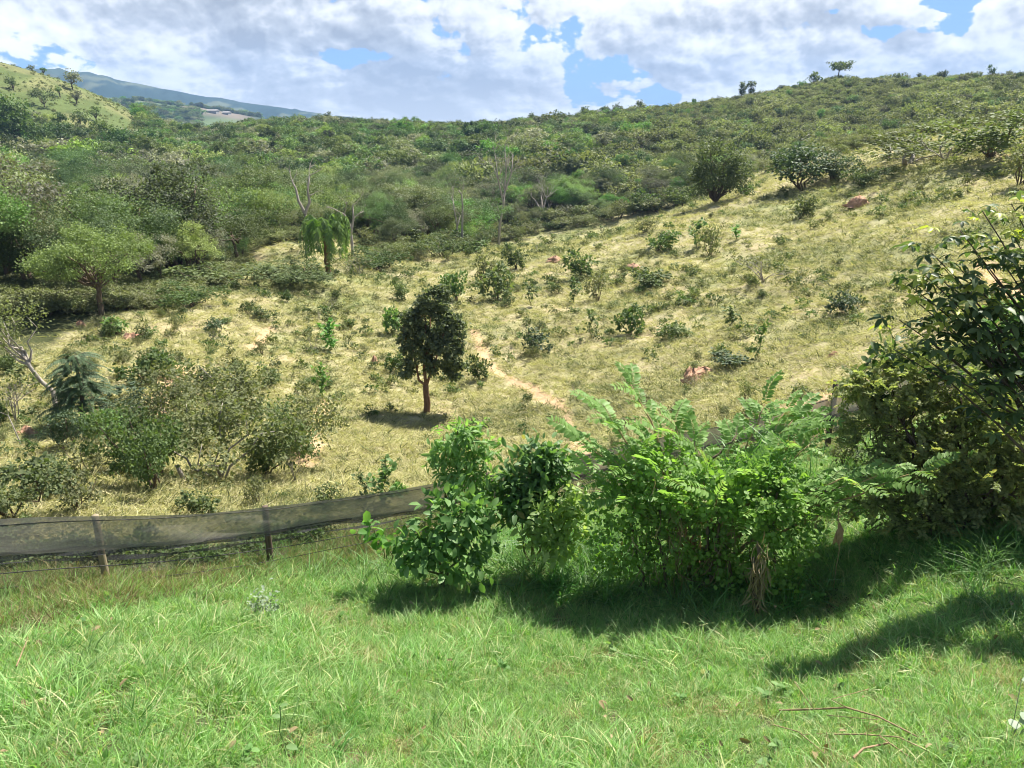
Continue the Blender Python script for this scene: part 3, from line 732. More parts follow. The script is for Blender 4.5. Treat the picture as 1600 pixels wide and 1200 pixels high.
# low undergrowth closing the floor of the scrub
def undergrowth():
    r = np.random.default_rng(12); n = 45000; th = r.uniform(-.72, .72, n); d = np.exp(r.uniform(math.log(38), math.log(420), n)); x, y = d * np.sin(th), d * np.cos(th)
    d, th, lw, fo, hi, sc = zones(x, y); keep = (fo > .35) & (hi < .5) & (r.random(n) < np.where(d < 85, .8, .25 + .75 * sc)); x, y, d = x[keep], y[keep], d[keep]; n = len(x)
    s = (.45 + .003 * d) * (.5 + .9 * r.random(n))
    scatter('scrub_undergrowth', 'low olive undergrowth between the trees and scrub', 'undergrowth', np.c_[x, y, H(x, y)], eul(r, n, .1), np.c_[s * 1.4, s * 1.4, s], r.integers(0, 6, n), proto_collection('low_scrub_stand', SCRUB))
undergrowth()

# dark wood belts in the far country behind the grassy hill
def far_woods():
    r = np.random.default_rng(14); P = []
    for (u0, u1, d0, d1, cnt) in [(135, 185, 720, 760, 110), (190, 330, 800, 1040, 480), (60, 140, 800, 1000, 150), (230, 420, 1180, 1260, 260)]:
        a0, a1 = math.atan2(*rays(u0, 300)[:2]), math.atan2(*rays(u1, 300)[:2]); th = r.uniform(a0, a1, cnt); d = r.uniform(d0, d1, cnt)
        P.append(np.c_[d * np.sin(th), d * np.cos(th)])
    P = np.concatenate(P); n = len(P); s = 5 + 4 * r.random(n)
    scatter('distant_woods', 'dark belts of trees in the far blue valley', 'woods', np.c_[P, H(P[:, 0], P[:, 1])], eul(r, n, .03), np.c_[s * 1.3, s * 1.3, s], r.integers(0, 9, n), proto_collection('distant_tree_stand', [t[2] for t in TREES]))
far_woods()

# ------------------------------------------------------------------ shrub kinds of the dry slope (unit height)
def bush_parts(seed, mat, tm=T_OVAL, leaf=.095, clumps=64, per=12, wide=.34, spread=.22, stems=5, barkm='bark', low=-.6, cr=.11):
    r = np.random.default_rng(seed); f, st = Geo(), Geo()
    L = [((r.normal() * spread, r.normal() * spread, .24 + r.random() * .48), (wide * .8, wide * .8, .26)) for _ in range(6)]
    foliage(f, r, L, clumps, per, cr, tm, leaf, shell=.35, low=low)
    for c, s in L[:stems]: tube(st, limb(r, (r.normal() * .03, r.normal() * .03, -.05), (c[0], c[1], c[2] + .12), 5, .08), np.linspace(.018, .005, 5), 4)
    return f.mesh('foliage', M[mat]), st.mesh('stem', M[barkm])

def sapling_parts(seed, mat, leaf=.10, n=130, barkm='green_stem', tm=T_OVAL):
    r = np.random.default_rng(seed); f, st = Geo(), Geo()
    ln = limb(r, (0, 0, -.05), (r.normal() * .05, r.normal() * .05, 1), 8, .03); tube(st, ln, np.linspace(.014, .004, 8), 5)
    for side in range(7):
        a = r.random() * 6.28; h0 = .2 + .6 * r.random(); e = np.array([math.cos(a) * .2, math.sin(a) * .2, h0 + .16])
        b = ln[int(h0 * 7)]; tube(st, limb(r, b, e, 4, .05), np.linspace(.006, .002, 4), 3)
        k = n // 9; s = r.random(k)[:, None]; P = b + (e - b) * s + r.normal(size=(k, 3)) * .04
        ax = rand_unit(r, k) * .8 + np.array([0, 0, .1]); leaves(f, tm, P, ax, np.array([0, 0, 1.]) + r.normal(size=(k, 3)) * .4, leaf * (.6 + .6 * r.random(k)), .2 + .6 * r.random(k))
    k = n // 4; s = .45 + .55 * r.random(k); P = np.stack([np.interp(s * 7, np.arange(8), ln[:, j]) for j in range(3)], -1)
    leaves(f, tm, P, rand_unit(r, k) + np.array([0, 0, .3]), np.array([0, 0, 1.]) + r.normal(size=(k, 3)) * .4, leaf * (.6 + .6 * r.random(k)), .2 + .6 * r.random(k))
    return f.mesh('foliage', M[mat]), st.mesh('stem', M[barkm])

def twiggy_parts(seed, mat='olive', barkm='grey_bark'):
    r = np.random.default_rng(seed); f, st = Geo(), Geo(); tips = []
    for _ in range(5): branches(st, r, (r.normal() * .04, r.normal() * .04, -.04), (r.normal() * .55, r.normal() * .55, 1), .5, .018, 2, 0, .7, tips, .1, 4, 3, 4, .6)
    P = np.array([t[0] for t in tips]); k = 5; P = np.repeat(P, k, 0) + r.normal(size=(len(P) * k, 3)) * .05; nn = len(P)
    leaves(f, T_DIAMOND, P, rand_unit(r, nn), np.array([0, 0, 1.]) + r.normal(size=(nn, 3)) * .5, .06 * (.6 + .8 * r.random(nn)), .2 + .7 * r.random(nn))
    return f.mesh('foliage', M[mat]), st.mesh('stem', M[barkm])

KINDS = {
    'bush': [bush_parts(400 + i, 'bush') for i in range(4)], 'olive': [bush_parts(410 + i, 'olive', T_DIAMOND, .075, 70, 13) for i in range(3)],
    'bright': [bush_parts(420 + i, 'bright', T_OVAL, .13, 40, 11) for i in range(2)], 'sapling': [sapling_parts(430 + i, 'bush') for i in range(3)],
    'brightsap': [sapling_parts(440 + i, 'bright', .12) for i in range(2)], 'twiggy': [twiggy_parts(450 + i) for i in range(3)],
    'dark': [bush_parts(460 + i, 'bluegreen', T_OVAL, .10, 56, 13, .36) for i in range(2)],
    'big': [bush_parts(470 + i, 'bush', T_DIAMOND, .052, 150, 20, .36, .25, 5, 'bark', -.7, .10) for i in range(2)],
    'bigolive': [bush_parts(480 + i, 'olive', T_DIAMOND, .045, 150, 20, .36, .25, 5, 'grey_bark', -.7, .10) for i in range(2)],
    'bigbright': [bush_parts(490 + i, 'bright', T_OVAL, .055, 110, 18, .36, .25) for i in range(2)],
    'bigdark': [bush_parts(495 + i, 'bluegreen', T_DIAMOND, .055, 140, 20, .36, .22) for i in range(2)],
}
hr = np.random.default_rng(24)
def put_bush(u, vb, hp, wp, kind, label, name='shrub', cat='shrub', group=None, dmin=12):
    p = ground(u, vb, dmin)
    if p is None: return None
    s = float(np.linalg.norm(p)) / FPX; el_ = math.asin(-p[2] / np.linalg.norm(p)); hh = hp * s / max(.6, math.cos(el_)) ; ww = wp * s
    f, st = KINDS[kind][int(hr.integers(0, len(KINDS[kind])))]
    base = {'sapling': .46, 'brightsap': .46}.get(kind, .95)
    t = thing(name, p, label, cat, group, hr.random() * 6.28, (ww / base, ww / base, hh * 1.02))
    link('foliage', f, t); link('stem', st, t); return t

HILL = [
    # (pixel of the base, height and width in pixels, kind, label)
    (748, 594, 42, 36, 'bush', 'small leafy green shrub beside the bare soil path right of the round dark tree'),
    (832, 554, 42, 42, 'dark', 'dark spiky shrub on open straw just right of the soil path bend'),
    (925, 530, 48, 26, 'sapling', 'slender sapling with grey leaves casting a dark shadow patch to its lower side'),
    (986, 524, 52, 44, 'bush', 'upright feathery green bush next to a small dark hollow in the straw'),
    (1050, 534, 38, 50, 'bush', 'rounded shrub with yellowish top right of the upright feathery bush'),
    (1142, 512, 32, 30, 'sapling', 'small dark sapling standing alone above the pair of shrubs by the red mound'),
    (1182, 562, 56, 26, 'sapling', 'tall narrow dark sapling beside the broad leaved plant near the large red mound'),
    (1145, 572, 26, 52, 'dark', 'low broad leaved plant beside the narrow dark sapling above the large red mound'),
    (1195, 440, 40, 70, 'twiggy', 'wide sprawling blackish shrub in the middle of the right hand slope'),
    (1312, 490, 42, 40, 'dark', 'low dark leaning shrub on the straw left of the large leaved tree'),
    (1250, 342, 36, 34, 'bush', 'green shrub below the ridge bush and left of the red mound'),
    (1088, 385, 40, 26, 'brightsap', 'bright narrow shrub below the big dark ridge tree'),
    (1028, 392, 34, 40, 'bush', 'dark round shrub high on the slope below the bare grass gap'),
    (1110, 400, 50, 36, 'olive', 'greyish green shrub downhill of the bright narrow shrub'),
    (1150, 376, 22, 20, 'brightsap', 'tiny bright green tuft right of the greyish green shrub'),
    (906, 434, 44, 48, 'bush', 'compact grey green shrub beside a faint red mound in mid slope'),
    (1005, 450, 40, 62, 'bush', 'spreading green shrub just below the small red mound'),
    (935, 472, 50, 40, 'olive', 'loose dusty green shrub below the compact grey green shrub'),
    (896, 474, 40, 28, 'sapling', 'small sapling touching the loose dusty green shrub'),
    (830, 478, 36, 26, 'sapling', 'thin forked sapling on the straw right of the tall green thicket'),
    (778, 468, 62, 56, 'bush', 'tall green thicket shrub uphill of the round dark tree'),
    (714, 470, 58, 42, 'bush', 'green shrub directly behind the top of the round dark tree'),
    (806, 420, 38, 36, 'bush', 'green shrub above the tall thicket shrub'),
    (752, 442, 46, 36, 'olive', 'olive shrub between the two green shrubs uphill of the round tree'),
    (617, 522, 54, 34, 'bright', 'bright upright bush left of the round dark tree'),
    (610, 582, 36, 32, 'bush', 'grey green tuft left of the lower crown of the round dark tree'),
    (629, 470, 34, 28, 'bush', 'small shrub uphill of the bright upright bush'),
    (518, 546, 46, 34, 'brightsap', 'bright leafy sapling with a thin bare leader on the left slope'),
    (487, 550, 30, 18, 'twiggy', 'small brown twiggy plant beside the bright leafy sapling'),
    (504, 628, 56, 24, 'brightsap', 'narrow bright sapling at the head of the red earth cutting'),
    (335, 518, 26, 26, 'dark', 'small dark round shrub alone on pale straw far left of the sapling'),
    (416, 498, 22, 30, 'bush', 'small round green shrub between two faint soil patches'),
    (386, 490, 22, 20, 'bush', 'tiny shrub touching the small round green one on its uphill side'),
    (590, 452, 24, 10, 'sapling', 'thin upright dark sapling downhill of the palm'),
    (548, 446, 26, 12, 'sapling', 'slim young sapling just below the palm clump'),
    (650, 388, 36, 30, 'sapling', 'slender small tree with thin trunk at the wood edge'),
    (745, 396, 26, 50, 'bush', 'low green bushes at the foot of the bare pale trunks'),
    (1008, 364, 24, 30, 'olive', 'low olive shrub beneath the wood edge in mid slope'),
    (182, 522, 32, 34, 'bright', 'bright green shrub in front of the wide crowned tree on the left'),
    (230, 532, 22, 24, 'bush', 'small grey green shrub below a red soil scar on the left'),
    (168, 530, 28, 24, 'bush', 'dull shrub left of the bright green one before the wide crowned tree'),
    (215, 602, 48, 54, 'bush', 'green thicket right of the fern like dark tree'),
    (275, 590, 44, 40, 'bush', 'green bush at the far right end of the thicket on the left slope'),
    (320, 602, 34, 36, 'bush', 'small green bush above the red bare patch on the left'),
    (245, 580, 36, 44, 'olive', 'dusty bush behind the green thicket on the left slope'),
    (375, 646, 100, 116, 'bigolive', 'large dense olive bush crowning the left thicket'),
    (278, 672, 84, 90, 'bigolive', 'dark olive bush left of the large dense olive bush'),
    (345, 748, 120, 130, 'bigolive', 'open bush with many pale bare stems showing'),
    (240, 768, 118, 92, 'big', 'dark green bush with deep shade at its foot near the fallen post'),
    (165, 690, 60, 50, 'bigbright', 'bright lime green shrub among the dull bushes on the left'),
    (205, 668, 50, 60, 'bigdark', 'blue green bush behind the bright lime shrub'),
    (300, 704, 74, 84, 'bigolive', 'olive bush filling the gap between the dark olive bush and the bare stems'),
    (205, 742, 84, 84, 'big', 'green bush at the left side of the dark green bush by the fallen post'),
    (140, 742, 46, 60, 'olive', 'low dusty bush beside the dark broken stump'),
    (455, 712, 108, 96, 'bigolive', 'rounded olive bush beside the red earth cutting and scrap of netting'),
    (415, 742, 100, 90, 'big', 'green bush in front of the rounded olive one'),
    (110, 704, 56, 50, 'bigdark', 'dark bush below the fern like tree on the left'),
    (462, 752, 52, 26, 'twiggy', 'small dry brownish shrub near the corner of the netting scrap'),
    (405, 790, 46, 36, 'olive', 'grey leaved low shrub on bare straw above the fence'),
    (25, 660, 70, 60, 'twiggy', 'grey twiggy bush at the far left edge of the slope'),
    (60, 770, 60, 80, 'bush', 'mixed green bush behind the left end of the fence'),
    (20, 812, 80, 90, 'big', 'broad leaved bright bush just over the left end of the fence'),
    (120, 800, 56, 60, 'olive', 'weedy olive shrub beyond the fence near the pale post'),
    (315, 806, 40, 50, 'bush', 'low leafy shrub touching the top of the fence left of the dark post'),
    (600, 790, 70, 44, 'brightsap', 'pale leaved weedy sapling behind the fence'),
    (575, 782, 40, 34, 'sapling', 'short weedy sapling left of the pale leaved one behind the fence'),
    (510, 800, 34, 40, 'bush', 'small broad leaved weed close behind the fence'),
    (625, 776, 28, 26, 'bright', 'little bright weed between the fence and the pale leaved sapling'),
    (150, 626, 26, 70, 'dark', 'low dark plant beneath the leaning thin tree'),
    (425, 428, 22, 60, 'big', 'green bushes at the lower rim of the small clearing left of the palm'),
    (345, 446, 38, 100, 'big', 'wide belt of green bushes below the clearing on the left'),
    (455, 444, 30, 80, 'big', 'bushy growth at the left foot of the palm'),
    (590, 424, 36, 70, 'big', 'bushy growth at the right foot of the palm'),
    (560, 432, 34, 40, 'twiggy', 'bare grey shrub at the foot of the palm'),
    (300, 480, 34, 70, 'big', 'low dark green bushes at the wood edge behind the small round shrub'),
    (690, 402, 34, 60, 'big', 'dense green shrub under the bare pale trunks at the wood edge'),
    (1420, 256, 44, 120, 'bigolive', 'grey purplish shrub mass on the ridge to the right'),
    (1475, 250, 40, 80, 'twiggy', 'bare grey shrub on the ridge beside the purplish mass'),
    (1550, 246, 62, 120, 'big', 'bright green bushy growth on the ridge at the far right'),
    (1345, 290, 28, 48, 'big', 'low green growth just under the ridge bush'),
    (1590, 290, 60, 60, 'olive', 'dusty green shrub at the right end of the ridge'),
    (1255, 296, 66, 90, 'bigdark', 'dark blue green bush standing on the ridge beside the bare straw strip'),
    (1300, 284, 40, 60, 'bigdark', 'lower dark bush leaning against the ridge bush'),
]
for (u, vb, hp, wp, kind, lab) in HILL: put_bush(u, vb, hp, wp, kind, lab)

for u in np.arange(548, 1240, 11.0):
    put_bush(u + hr.normal() * 5, float(np.interp(u, _vu, _vv)) + hr.uniform(-5, 9), hr.uniform(16, 32), hr.uniform(24, 46), str(hr.choice(['big', 'bigolive', 'bush', 'olive', 'bigolive'])),
             'bushy shrub in the ragged row where the dry slope meets the wood', 'edge_shrub', 'shrub', 'shrubs in a row along the wood edge')
# small shrubs dotted over the slope
cnt = 0
while cnt < 150:
    u, v = hr.uniform(0, 1600), hr.uniform(300, 760)
    vl = float(np.interp(u, _vu, _vv))
    if v < vl + 14 or (600 < u < 820 and v > 520) or (430 < u < 900 and v > 640) or u > 1560: continue
    if hr.random() > (1.0 if v < vl + 120 else .45): continue
    sz = hr.uniform(9, 19) * (.55 + (v - 300) / 460)
    if put_bush(u, v, sz * hr.uniform(.8, 1.5), sz * hr.uniform(.9, 1.4), str(hr.choice(['bush', 'olive', 'sapling', 'twiggy', 'bush', 'olive'])),
                'small low shrub dotted among many over the dry straw slope', 'small_shrub', 'shrub', 'small shrubs dotted over the dry slope'): cnt += 1

# low weeds on the slope, past counting
def weeds():
    r = np.random.default_rng(33); n = 5000; th = r.uniform(-.72, .72, n); d = np.exp(r.uniform(math.log(12), math.log(100), n)); x, y = d * np.sin(th), d * np.cos(th)
    d, th, lw, fo, hi, sc = zones(x, y); cl = fbm(x / 4, y / 4, 91, 4)
    keep = (lw < .1) & (fo < .6) & (r.random(n) < ss(cl, .42, .66) * ss(d, 14, 40) + .04) & (soil_mask(x, y) < .3); x, y, d = x[keep], y[keep], d[keep]; n = len(x)
    s = (.16 + .006 * d) * (.5 + 1.0 * r.random(n))
    ms = []
    for i in range(4):
        rr = np.random.default_rng(350 + i); g = Geo(); foliage(g, rr, [((0, 0, .4), (.5, .5, .4)), ((.3, .2, .3), (.4, .4, .3))], 16, 6, .2, T_DIAMOND, .22, shell=.3, low=-.4); ms.append(g.mesh('weed', M['weed'] if i % 2 else M['bush']))
    scatter('hill_weeds', 'low weeds speckling the dry slope', 'weeds', np.c_[x, y, H(x, y)], eul(r, n, .2), np.c_[s, s, s], r.integers(0, 4, n), proto_collection('weed_tuft', ms))
weeds()
def pasture():
    r = np.random.default_rng(36); n = 4500; th = r.uniform(-.75, -.3, n); d = r.uniform(215, 345, n); x, y = d * np.sin(th), d * np.cos(th)
    d, th, lw, fo, hi, sc = zones(x, y); k_ = (hi > .5) & (r.random(n) < .25 + .75 * ss(fbm(x / 9, y / 16, 95, 3), .4, .65)); x, y = x[k_], y[k_]; n = len(x); s = .3 + .7 * r.random(n) ** 3
    ms = []
    for i in range(3):
        rr = np.random.default_rng(360 + i); g = Geo(); foliage(g, rr, [((0, 0, .3), (.7, .7, .35))], 12, 6, .3, T_DIAMOND, .34, shell=.3, low=-.3); ms.append(g.mesh('pasture_tuft', M['weed' if i else 'scrub']))
    scatter('pasture_tufts', 'rough tufts speckling the grassy hill at the upper left', 'grass', np.c_[x, y, H(x, y)], eul(r, n, .1), np.c_[s, s, s * .8], r.integers(0, 3, n), proto_collection('pasture_tuft', ms))
pasture()

# ------------------------------------------------------------------ the round dark tree on the straw slope
def lone_tree():
    p = ground(668, 644); s = float(np.linalg.norm(p)) / FPX; r = np.random.default_rng(50)
    t = thing('round_tree', p, 'round dark glossy tree standing alone on the dry straw slope', 'tree')
    tr, f = Geo(), Geo(); hgt = 186 * s / .93
    X = lambda du, dv, dy=0: np.array([du * s, dy, dv * s / .93])
    tube(tr, limb(r, (0, 0, -.15), X(-1, 42), 6, .02), np.linspace(.12, .09, 6), 9)
    for (a, b, ra) in [((-1, 40), (-26, 95), .05), ((-1, 38), (8, 150), .065), ((0, 40), (30, 120), .05), ((2, 60), (18, 105), .04), ((-12, 66), (-30, 130), .03), ((6, 90), (0, 160), .04)]:
        q = limb(r, X(*a), X(*b) + np.array([0, r.normal() * .25, 0]), 6, .05); tube(tr, q, np.linspace(ra, ra * .3, 6), 6)
    lum = [((10, 122), (36, 40)), ((-14, 104), (28, 38)), ((30, 96), (28, 36)), ((16, 158), (28, 24)), ((44, 62), (15, 20)), ((-30, 66), (14, 18)), ((14, 72), (14, 16)), ((-20, 140), (18, 18)), ((44, 124), (15, 26)), ((26, 176), (12, 10))]
    L = [(X(c[0], c[1], r.normal() * .12), (sz[0] * s * .93, sz[0] * s * .9, sz[1] * s)) for c, sz in lum]
    foliage(f, r, L, 360, 52, .125, T_ROUND, .085, shell=.55, low=-.85, tspread=.5)
    link('trunk', tr.mesh('trunk', M['red_bark']), t); link('crown', f.mesh('crown', M['lone']), t)
lone_tree()

# ------------------------------------------------------------------ single trees of the middle distance
def spread_tree(name, u, vb, hp, wp, label, crownlow=.45, mat='forest', leaf=.07, trunk_px=5, clumps=150, per=18, lean=0.0, barkm='bark', lumpn=9, flat=.17, at=None, cat='tree', group=None, seed=1, dmin=20):
    p = at if at is not None else ground(u, vb, dmin)
    if p is None: return
    s = float(np.linalg.norm(p)) / FPX; r = np.random.default_rng(seed * 31 + int(u)); hh, ww = hp * s / .95, wp * s
    t = thing(name, p, label, cat, group); tr, f = Geo(), Geo()
    top = np.array([lean * hh, 0, hh * crownlow]); tube(tr, limb(r, (0, 0, -.03 * hh), top, 6, .03), np.linspace(trunk_px * s * .5, trunk_px * s * .32, 6), 7)
    L = []
    for i in range(lumpn):
        a = r.random() * 6.28; q = math.sqrt(r.random()) * .36
        c = np.array([lean * hh * 1.3 + math.cos(a) * q * ww, math.sin(a) * q * ww, hh * (crownlow + (1 - crownlow) * (.25 + .55 * r.random() * (1 - q)))])
        wq = .14 if per > 100 else .2; L.append((c, (ww * wq, ww * wq, hh * flat * (.8 if per > 100 else 1)))); tube(tr, limb(r, top * (.8 + .2 * r.random()), c, 5, .07), np.linspace(trunk_px * s * .24, trunk_px * s * .05, 5), 4)
    foliage(f, r, L, clumps, per, (.055 if per > 100 else .075) * (ww + hh) * .6, T_DIAMOND, leaf * (ww + hh) * .45, shell=.4, low=-.7)
    link('trunk', tr.mesh('trunk', M[barkm]), t); link('crown', f.mesh('crown', M[mat]), t); return t

spread_tree('wide_tree', 160, 491, 122, 190, 'wide crowned tree with a straight bare trunk at the left wood edge', .33, 'forest', .0185, 9, 170, 130, seed=2, lumpn=26)
spread_tree('leaning_tree', 100, 655, 160, 92, 'thin leaning tree with sparse grey crown on the left slope', .55, 'olive', .03, 7, 110, 14, lean=-.22, barkm='grey_bark', seed=3)
spread_tree('ridge_tree', 1118, 318, 102, 92, 'big dark leafy tree at the end of the ridge', .02, 'lone', .040, 7, 330, 24, seed=4, lumpn=20, flat=.2)
spread_tree('bent_tree', 868, 352, 32, 46, 'small bent tree with dark slanting trunk at the wood edge', .5, 'forest', .06, 4, 60, 14, lean=.3, barkm='dark_bark', seed=5)
spread_tree('shade_tree', 40, 250, 82, 62, 'tall leafy tree standing above the wood at the foot of the grassy hill', .3, 'forest', .05, 6, 150, 18, seed=6, dmin=120)
for j, (u, vb, hp, wp, cl, lab) in enumerate([
        (113, 139, 24, 26, .45, 'lone tree with round crown on the skyline of the grassy hill'),
        (70, 168, 26, 30, .3, 'spreading dark tree midway up the grassy hill'),
        (21, 141, 21, 18, .15, 'dark tree at the upper edge of the grassy hill'),
        (94, 152, 16, 12, .3, 'small tree just under the skyline tree on the grassy hill'),
        (120, 162, 18, 16, .35, 'small tree downhill of the skyline tree on the grassy hill'),
        (151, 190, 20, 15, .4, 'pale thin tree near the foot of the grassy hill'),
        (128, 206, 32, 28, .1, 'dark conical tree where the wood meets the grassy hill'),
        (12, 178, 22, 20, .3, 'dull grey shrub tree low on the grassy hill near the edge')]):
    spread_tree('hill_tree', u, vb, hp, wp, lab, cl * .55, 'lone' if j in (1, 2, 6) else 'forest', .075, 1.8, 60, 14, seed=10 + j, dmin=170)
for j, (u, hp, wp, cl, lab) in enumerate([
        (76, 9, 9, .3, 'tiny tree left of two others on the skyline of the grassy hill'), (92, 9, 8, .3, 'tiny tree next to the round crowned skyline tree'),
        (1294, 26, 32, .55, 'umbrella shaped tree alone on the right hand skyline'), (1451, 15, 20, .3, 'small round tree on the skyline near its right end'),
        (1150, 12, 11, .1, 'dark dot of a tree where the skyline steepens'), (1163, 9, 10, .1, 'small bush beside the dark dot of a tree on the skyline'),
        (830, 14, 14, .2, 'first of the taller trees along the middle skyline'), (870, 15, 18, .2, 'twin crowned tree on the middle skyline'), (915, 15, 20, .2, 'broad bushy tree on the middle skyline'),
        (945, 14, 16, .2, 'rounded tree in the middle of the skyline row'), (963, 14, 14, .2, 'dark tree closing the skyline row before the hill climbs'), (995, 13, 9, .2, 'pointed tree on the rising skyline'),
        (518, 9, 12, .2, 'small tree at the end of the blue ridge on the wood skyline'), (1380, 8, 26, .1, 'low bush on the right skyline between umbrella tree and round tree'), (1258, 10, 20, .1, 'low bush just left of the umbrella shaped tree'),
        (1416, 10, 6, .4, 'thin wisp of a tree on the right skyline'), (1524, 8, 10, .3, 'small low tree near the far right of the skyline')]):
    c_ = crest(u); _, vc = project(c_); hp = max(hp, float(vc) - float(np.interp(u, SKYLINE[:, 0], SKYLINE[:, 1])) + hp * (.36 if u != 1294 else .5))
    spread_tree('skyline_tree', u, 0, hp, wp * 1.15, lab, cl * (1.15 if hp > 20 else .6), 'lone' if hp > 20 else 'forest', .085, 1.8, 64, 13, seed=30 + j, at=c_, flat=.12 if hp > 20 else .17)

# fern like dark tree on the left slope
def fern_tree(u, vb, hp, wp, label):
    p = ground(u, vb); s = float(np.linalg.norm(p)) / FPX; r = np.random.default_rng(61); hh, ww = hp * s / .93, wp * s
    t = thing('fern_tree', p, label, 'tree'); tr, f = Geo(), Geo(); tube(tr, limb(r, (0, 0, -.1), (0, 0, hh * .9), 6, .02), np.linspace(.06, .03, 6), 7)
    for i in range(150):
        a = r.random() * 6.28; hq = r.random() ** .8; h0 = hh * (.12 + .80 * hq); r0 = ww * .30 * math.sqrt(1.05 - hq) * r.random() ** .5; ln = ww * .30 * (.7 + .5 * r.random()); k = 14
        sq = np.linspace(0, 1, k)[:, None]; a2 = a + r.normal() * .5; dr = np.array([math.cos(a2), math.sin(a2), 0]); q = np.array([math.cos(a) * r0, math.sin(a) * r0, h0]) + dr * ln * sq + np.array([0, 0, 1.]) * (ln * .30 * sq - ln * .62 * sq ** 2); tube(tr, q[::4], .006, 3)
        sd = np.cross(dr, [0, 0, 1.])
        for sg in (-1, 1): leaves(f, T_LANCE, q[1:], sd * sg + dr * .5 - np.array([0, 0, .35]), np.array([[0, 0, 1.]]) + r.normal(size=(k - 1, 3)) * .15, ln * .30 * np.linspace(1, .5, k - 1), .2 + .7 * r.random(k - 1), wid=1.1)
    link('trunk', tr.mesh('trunk', M['dark_bark']), t); link('crown', f.mesh('crown', M['bluegreen']), t)
fern_tree(135, 676, 112, 92, 'dark blue green tree with drooping fern like tiers on the left slope')
KINDS['palmlet'] = None

# palm
def palm(u, vb, hp, wp, label, name='palm_tree', nf=38, seed=70, trunk_r=.17, crown_px=None):
    p = ground(u, vb); s = float(np.linalg.norm(p)) / FPX; r = np.random.default_rng(seed); hh = hp * s / .97; ww = wp * s
    t = thing(name, p, label, 'palm'); tr = Geo(); th_ = hh * .66
    q = limb(r, (0, 0, -.2), (0, 0, th_), 12, .01); rad = trunk_r * (1 + .12 * np.sin(np.arange(12) * 2.1)); tube(tr, q, rad, 10); link('trunk', tr.mesh('trunk', M['trunk_palm']), t)
    for i in range(nf):
        a = i * 2.4 + r.random() * .5; f = i / (nf - 1); k = 26
        sq = np.linspace(0, 1, k); dr = np.array([math.cos(a), math.sin(a), 0]); rx = ww * .5 * (.75 + .4 * r.random()) * (.85 + .25 * f); rise = hh * (.34 - .22 * f) * (.8 + .4 * r.random()); drop = hh * (.22 + .22 * r.random() + .22 * f); ln = ww * .75
        x = rx * np.sin(np.minimum(sq * 1.25, 1.0) * PI / 2) ** .8 * (1 - .10 * sq ** 2); z = th_ + rise * np.sin(np.minimum(sq * 1.5, 1) * PI / 2) - drop * np.clip((sq - .25) / .75, 0, 1) ** 1.5
        c = dr * x[:, None] + np.array([0, 0, 1.]) * z[:, None]; g = Geo(); tube(g, c[::3], np.linspace(.03, .008, len(c[::3])), 4, .6)
        sd = np.cross(dr, [0, 0, 1.]); k2 = k - 3
        for sg in (-1, 1):
            for rep in range(2):
                pos = c[3:] + r.normal(size=(k2, 3)) * .02
                leaves(g, T_LANCE, pos, sd * sg * .55 + dr * .35 + np.array([0, 0, -.75]) + r.normal(size=(k2, 3)) * .15, dr[None] + r.normal(size=(k2, 3)) * .3, ln * .20 * np.linspace(.9, .6, k2) * (.7 + .5 * r.random(k2)), .3 + .7 * r.random(k2), wid=.8)
        link('frond', g.mesh('frond', M['palm']), t)
    return t
palm(513, 428, 92, 74, 'shaggy palm with drooping green fronds and thick brown trunk in mid slope')

# bare trees
def bare(u, vb, label, stems, name='dead_tree', mat='grey_bark', lev=2, twig=.5, seed=80, leafy=0, dmin=20):
    """stems: polylines in pixels from the base (du, up), base radius in pixels"""
    p = ground(u, vb, dmin); s = float(np.linalg.norm(p)) / FPX; r = np.random.default_rng(seed); t = thing(name, p, label, 'tree'); g, f = Geo(), Geo(); tips = []
    first = True
    for pts, rad, kids in stems:
        q = np.array([(a * s, r.normal() * .06 * b * s * .3, b * s / .97) for a, b in pts]);
        if pts[0][1] == 0: q[0, 2] = -.1
        tube(g, q, np.linspace(rad, rad * .4, len(q)) * s, 6)
        for c in range(kids):
            i = int(r.integers(max(1, len(q) // 2), len(q))); dd = nrm(q[i] - q[i - 1]) + rand_unit(r, 1)[0] * .8
            branches(g, r, q[i], dd, twig * (.5 + .7 * r.random()), rad * s * .3, lev, 0, .7, tips, .1, 4, 3, 4, .65)
    link('trunk', g.mesh('trunk', M[mat]), t)
    if leafy and tips:
        P = np.repeat(np.array([a[0] for a in tips]), leafy, 0); P = P + r.normal(size=P.shape) * .12; nn = len(P)
        leaves(f, T_DIAMOND, P, rand_unit(r, nn), rand_unit(r, nn) + np.array([0, 0, .6]), .12 * (.6 + .8 * r.random(nn)), .2 + .7 * r.random(nn)); link('foliage', f.mesh('foliage', M['olive']), t)
bare(480, 400, 'bleached forked dead trunk rising behind the palm', [([(0, 0), (2, 20), (3, 42), (2, 60)], 4.0, 0), ([(2, 60), (-6, 78), (-9, 95), (-13, 104)], 2.6, 2), ([(2, 60), (10, 76), (9, 92), (13, 112)], 2.6, 3), ([(9, 84), (18, 88)], 1.4, 1)], lev=1, twig=1.0, seed=81)
bare(552, 402, 'short broken grey dead tree right of the palm', [([(0, 0), (-1, 30), (-3, 48), (-9, 62), (-18, 66)], 2.6, 2), ([(-1, 36), (4, 56), (4, 74)], 2.4, 2)], lev=1, twig=1.0, seed=82)
bare(722, 386, 'thin bleached pole of a dead tree at the wood edge', [([(0, 0), (1, 30), (2, 60), (1, 76), (-3, 82)], 2.0, 1)], lev=1, twig=.8, seed=83)
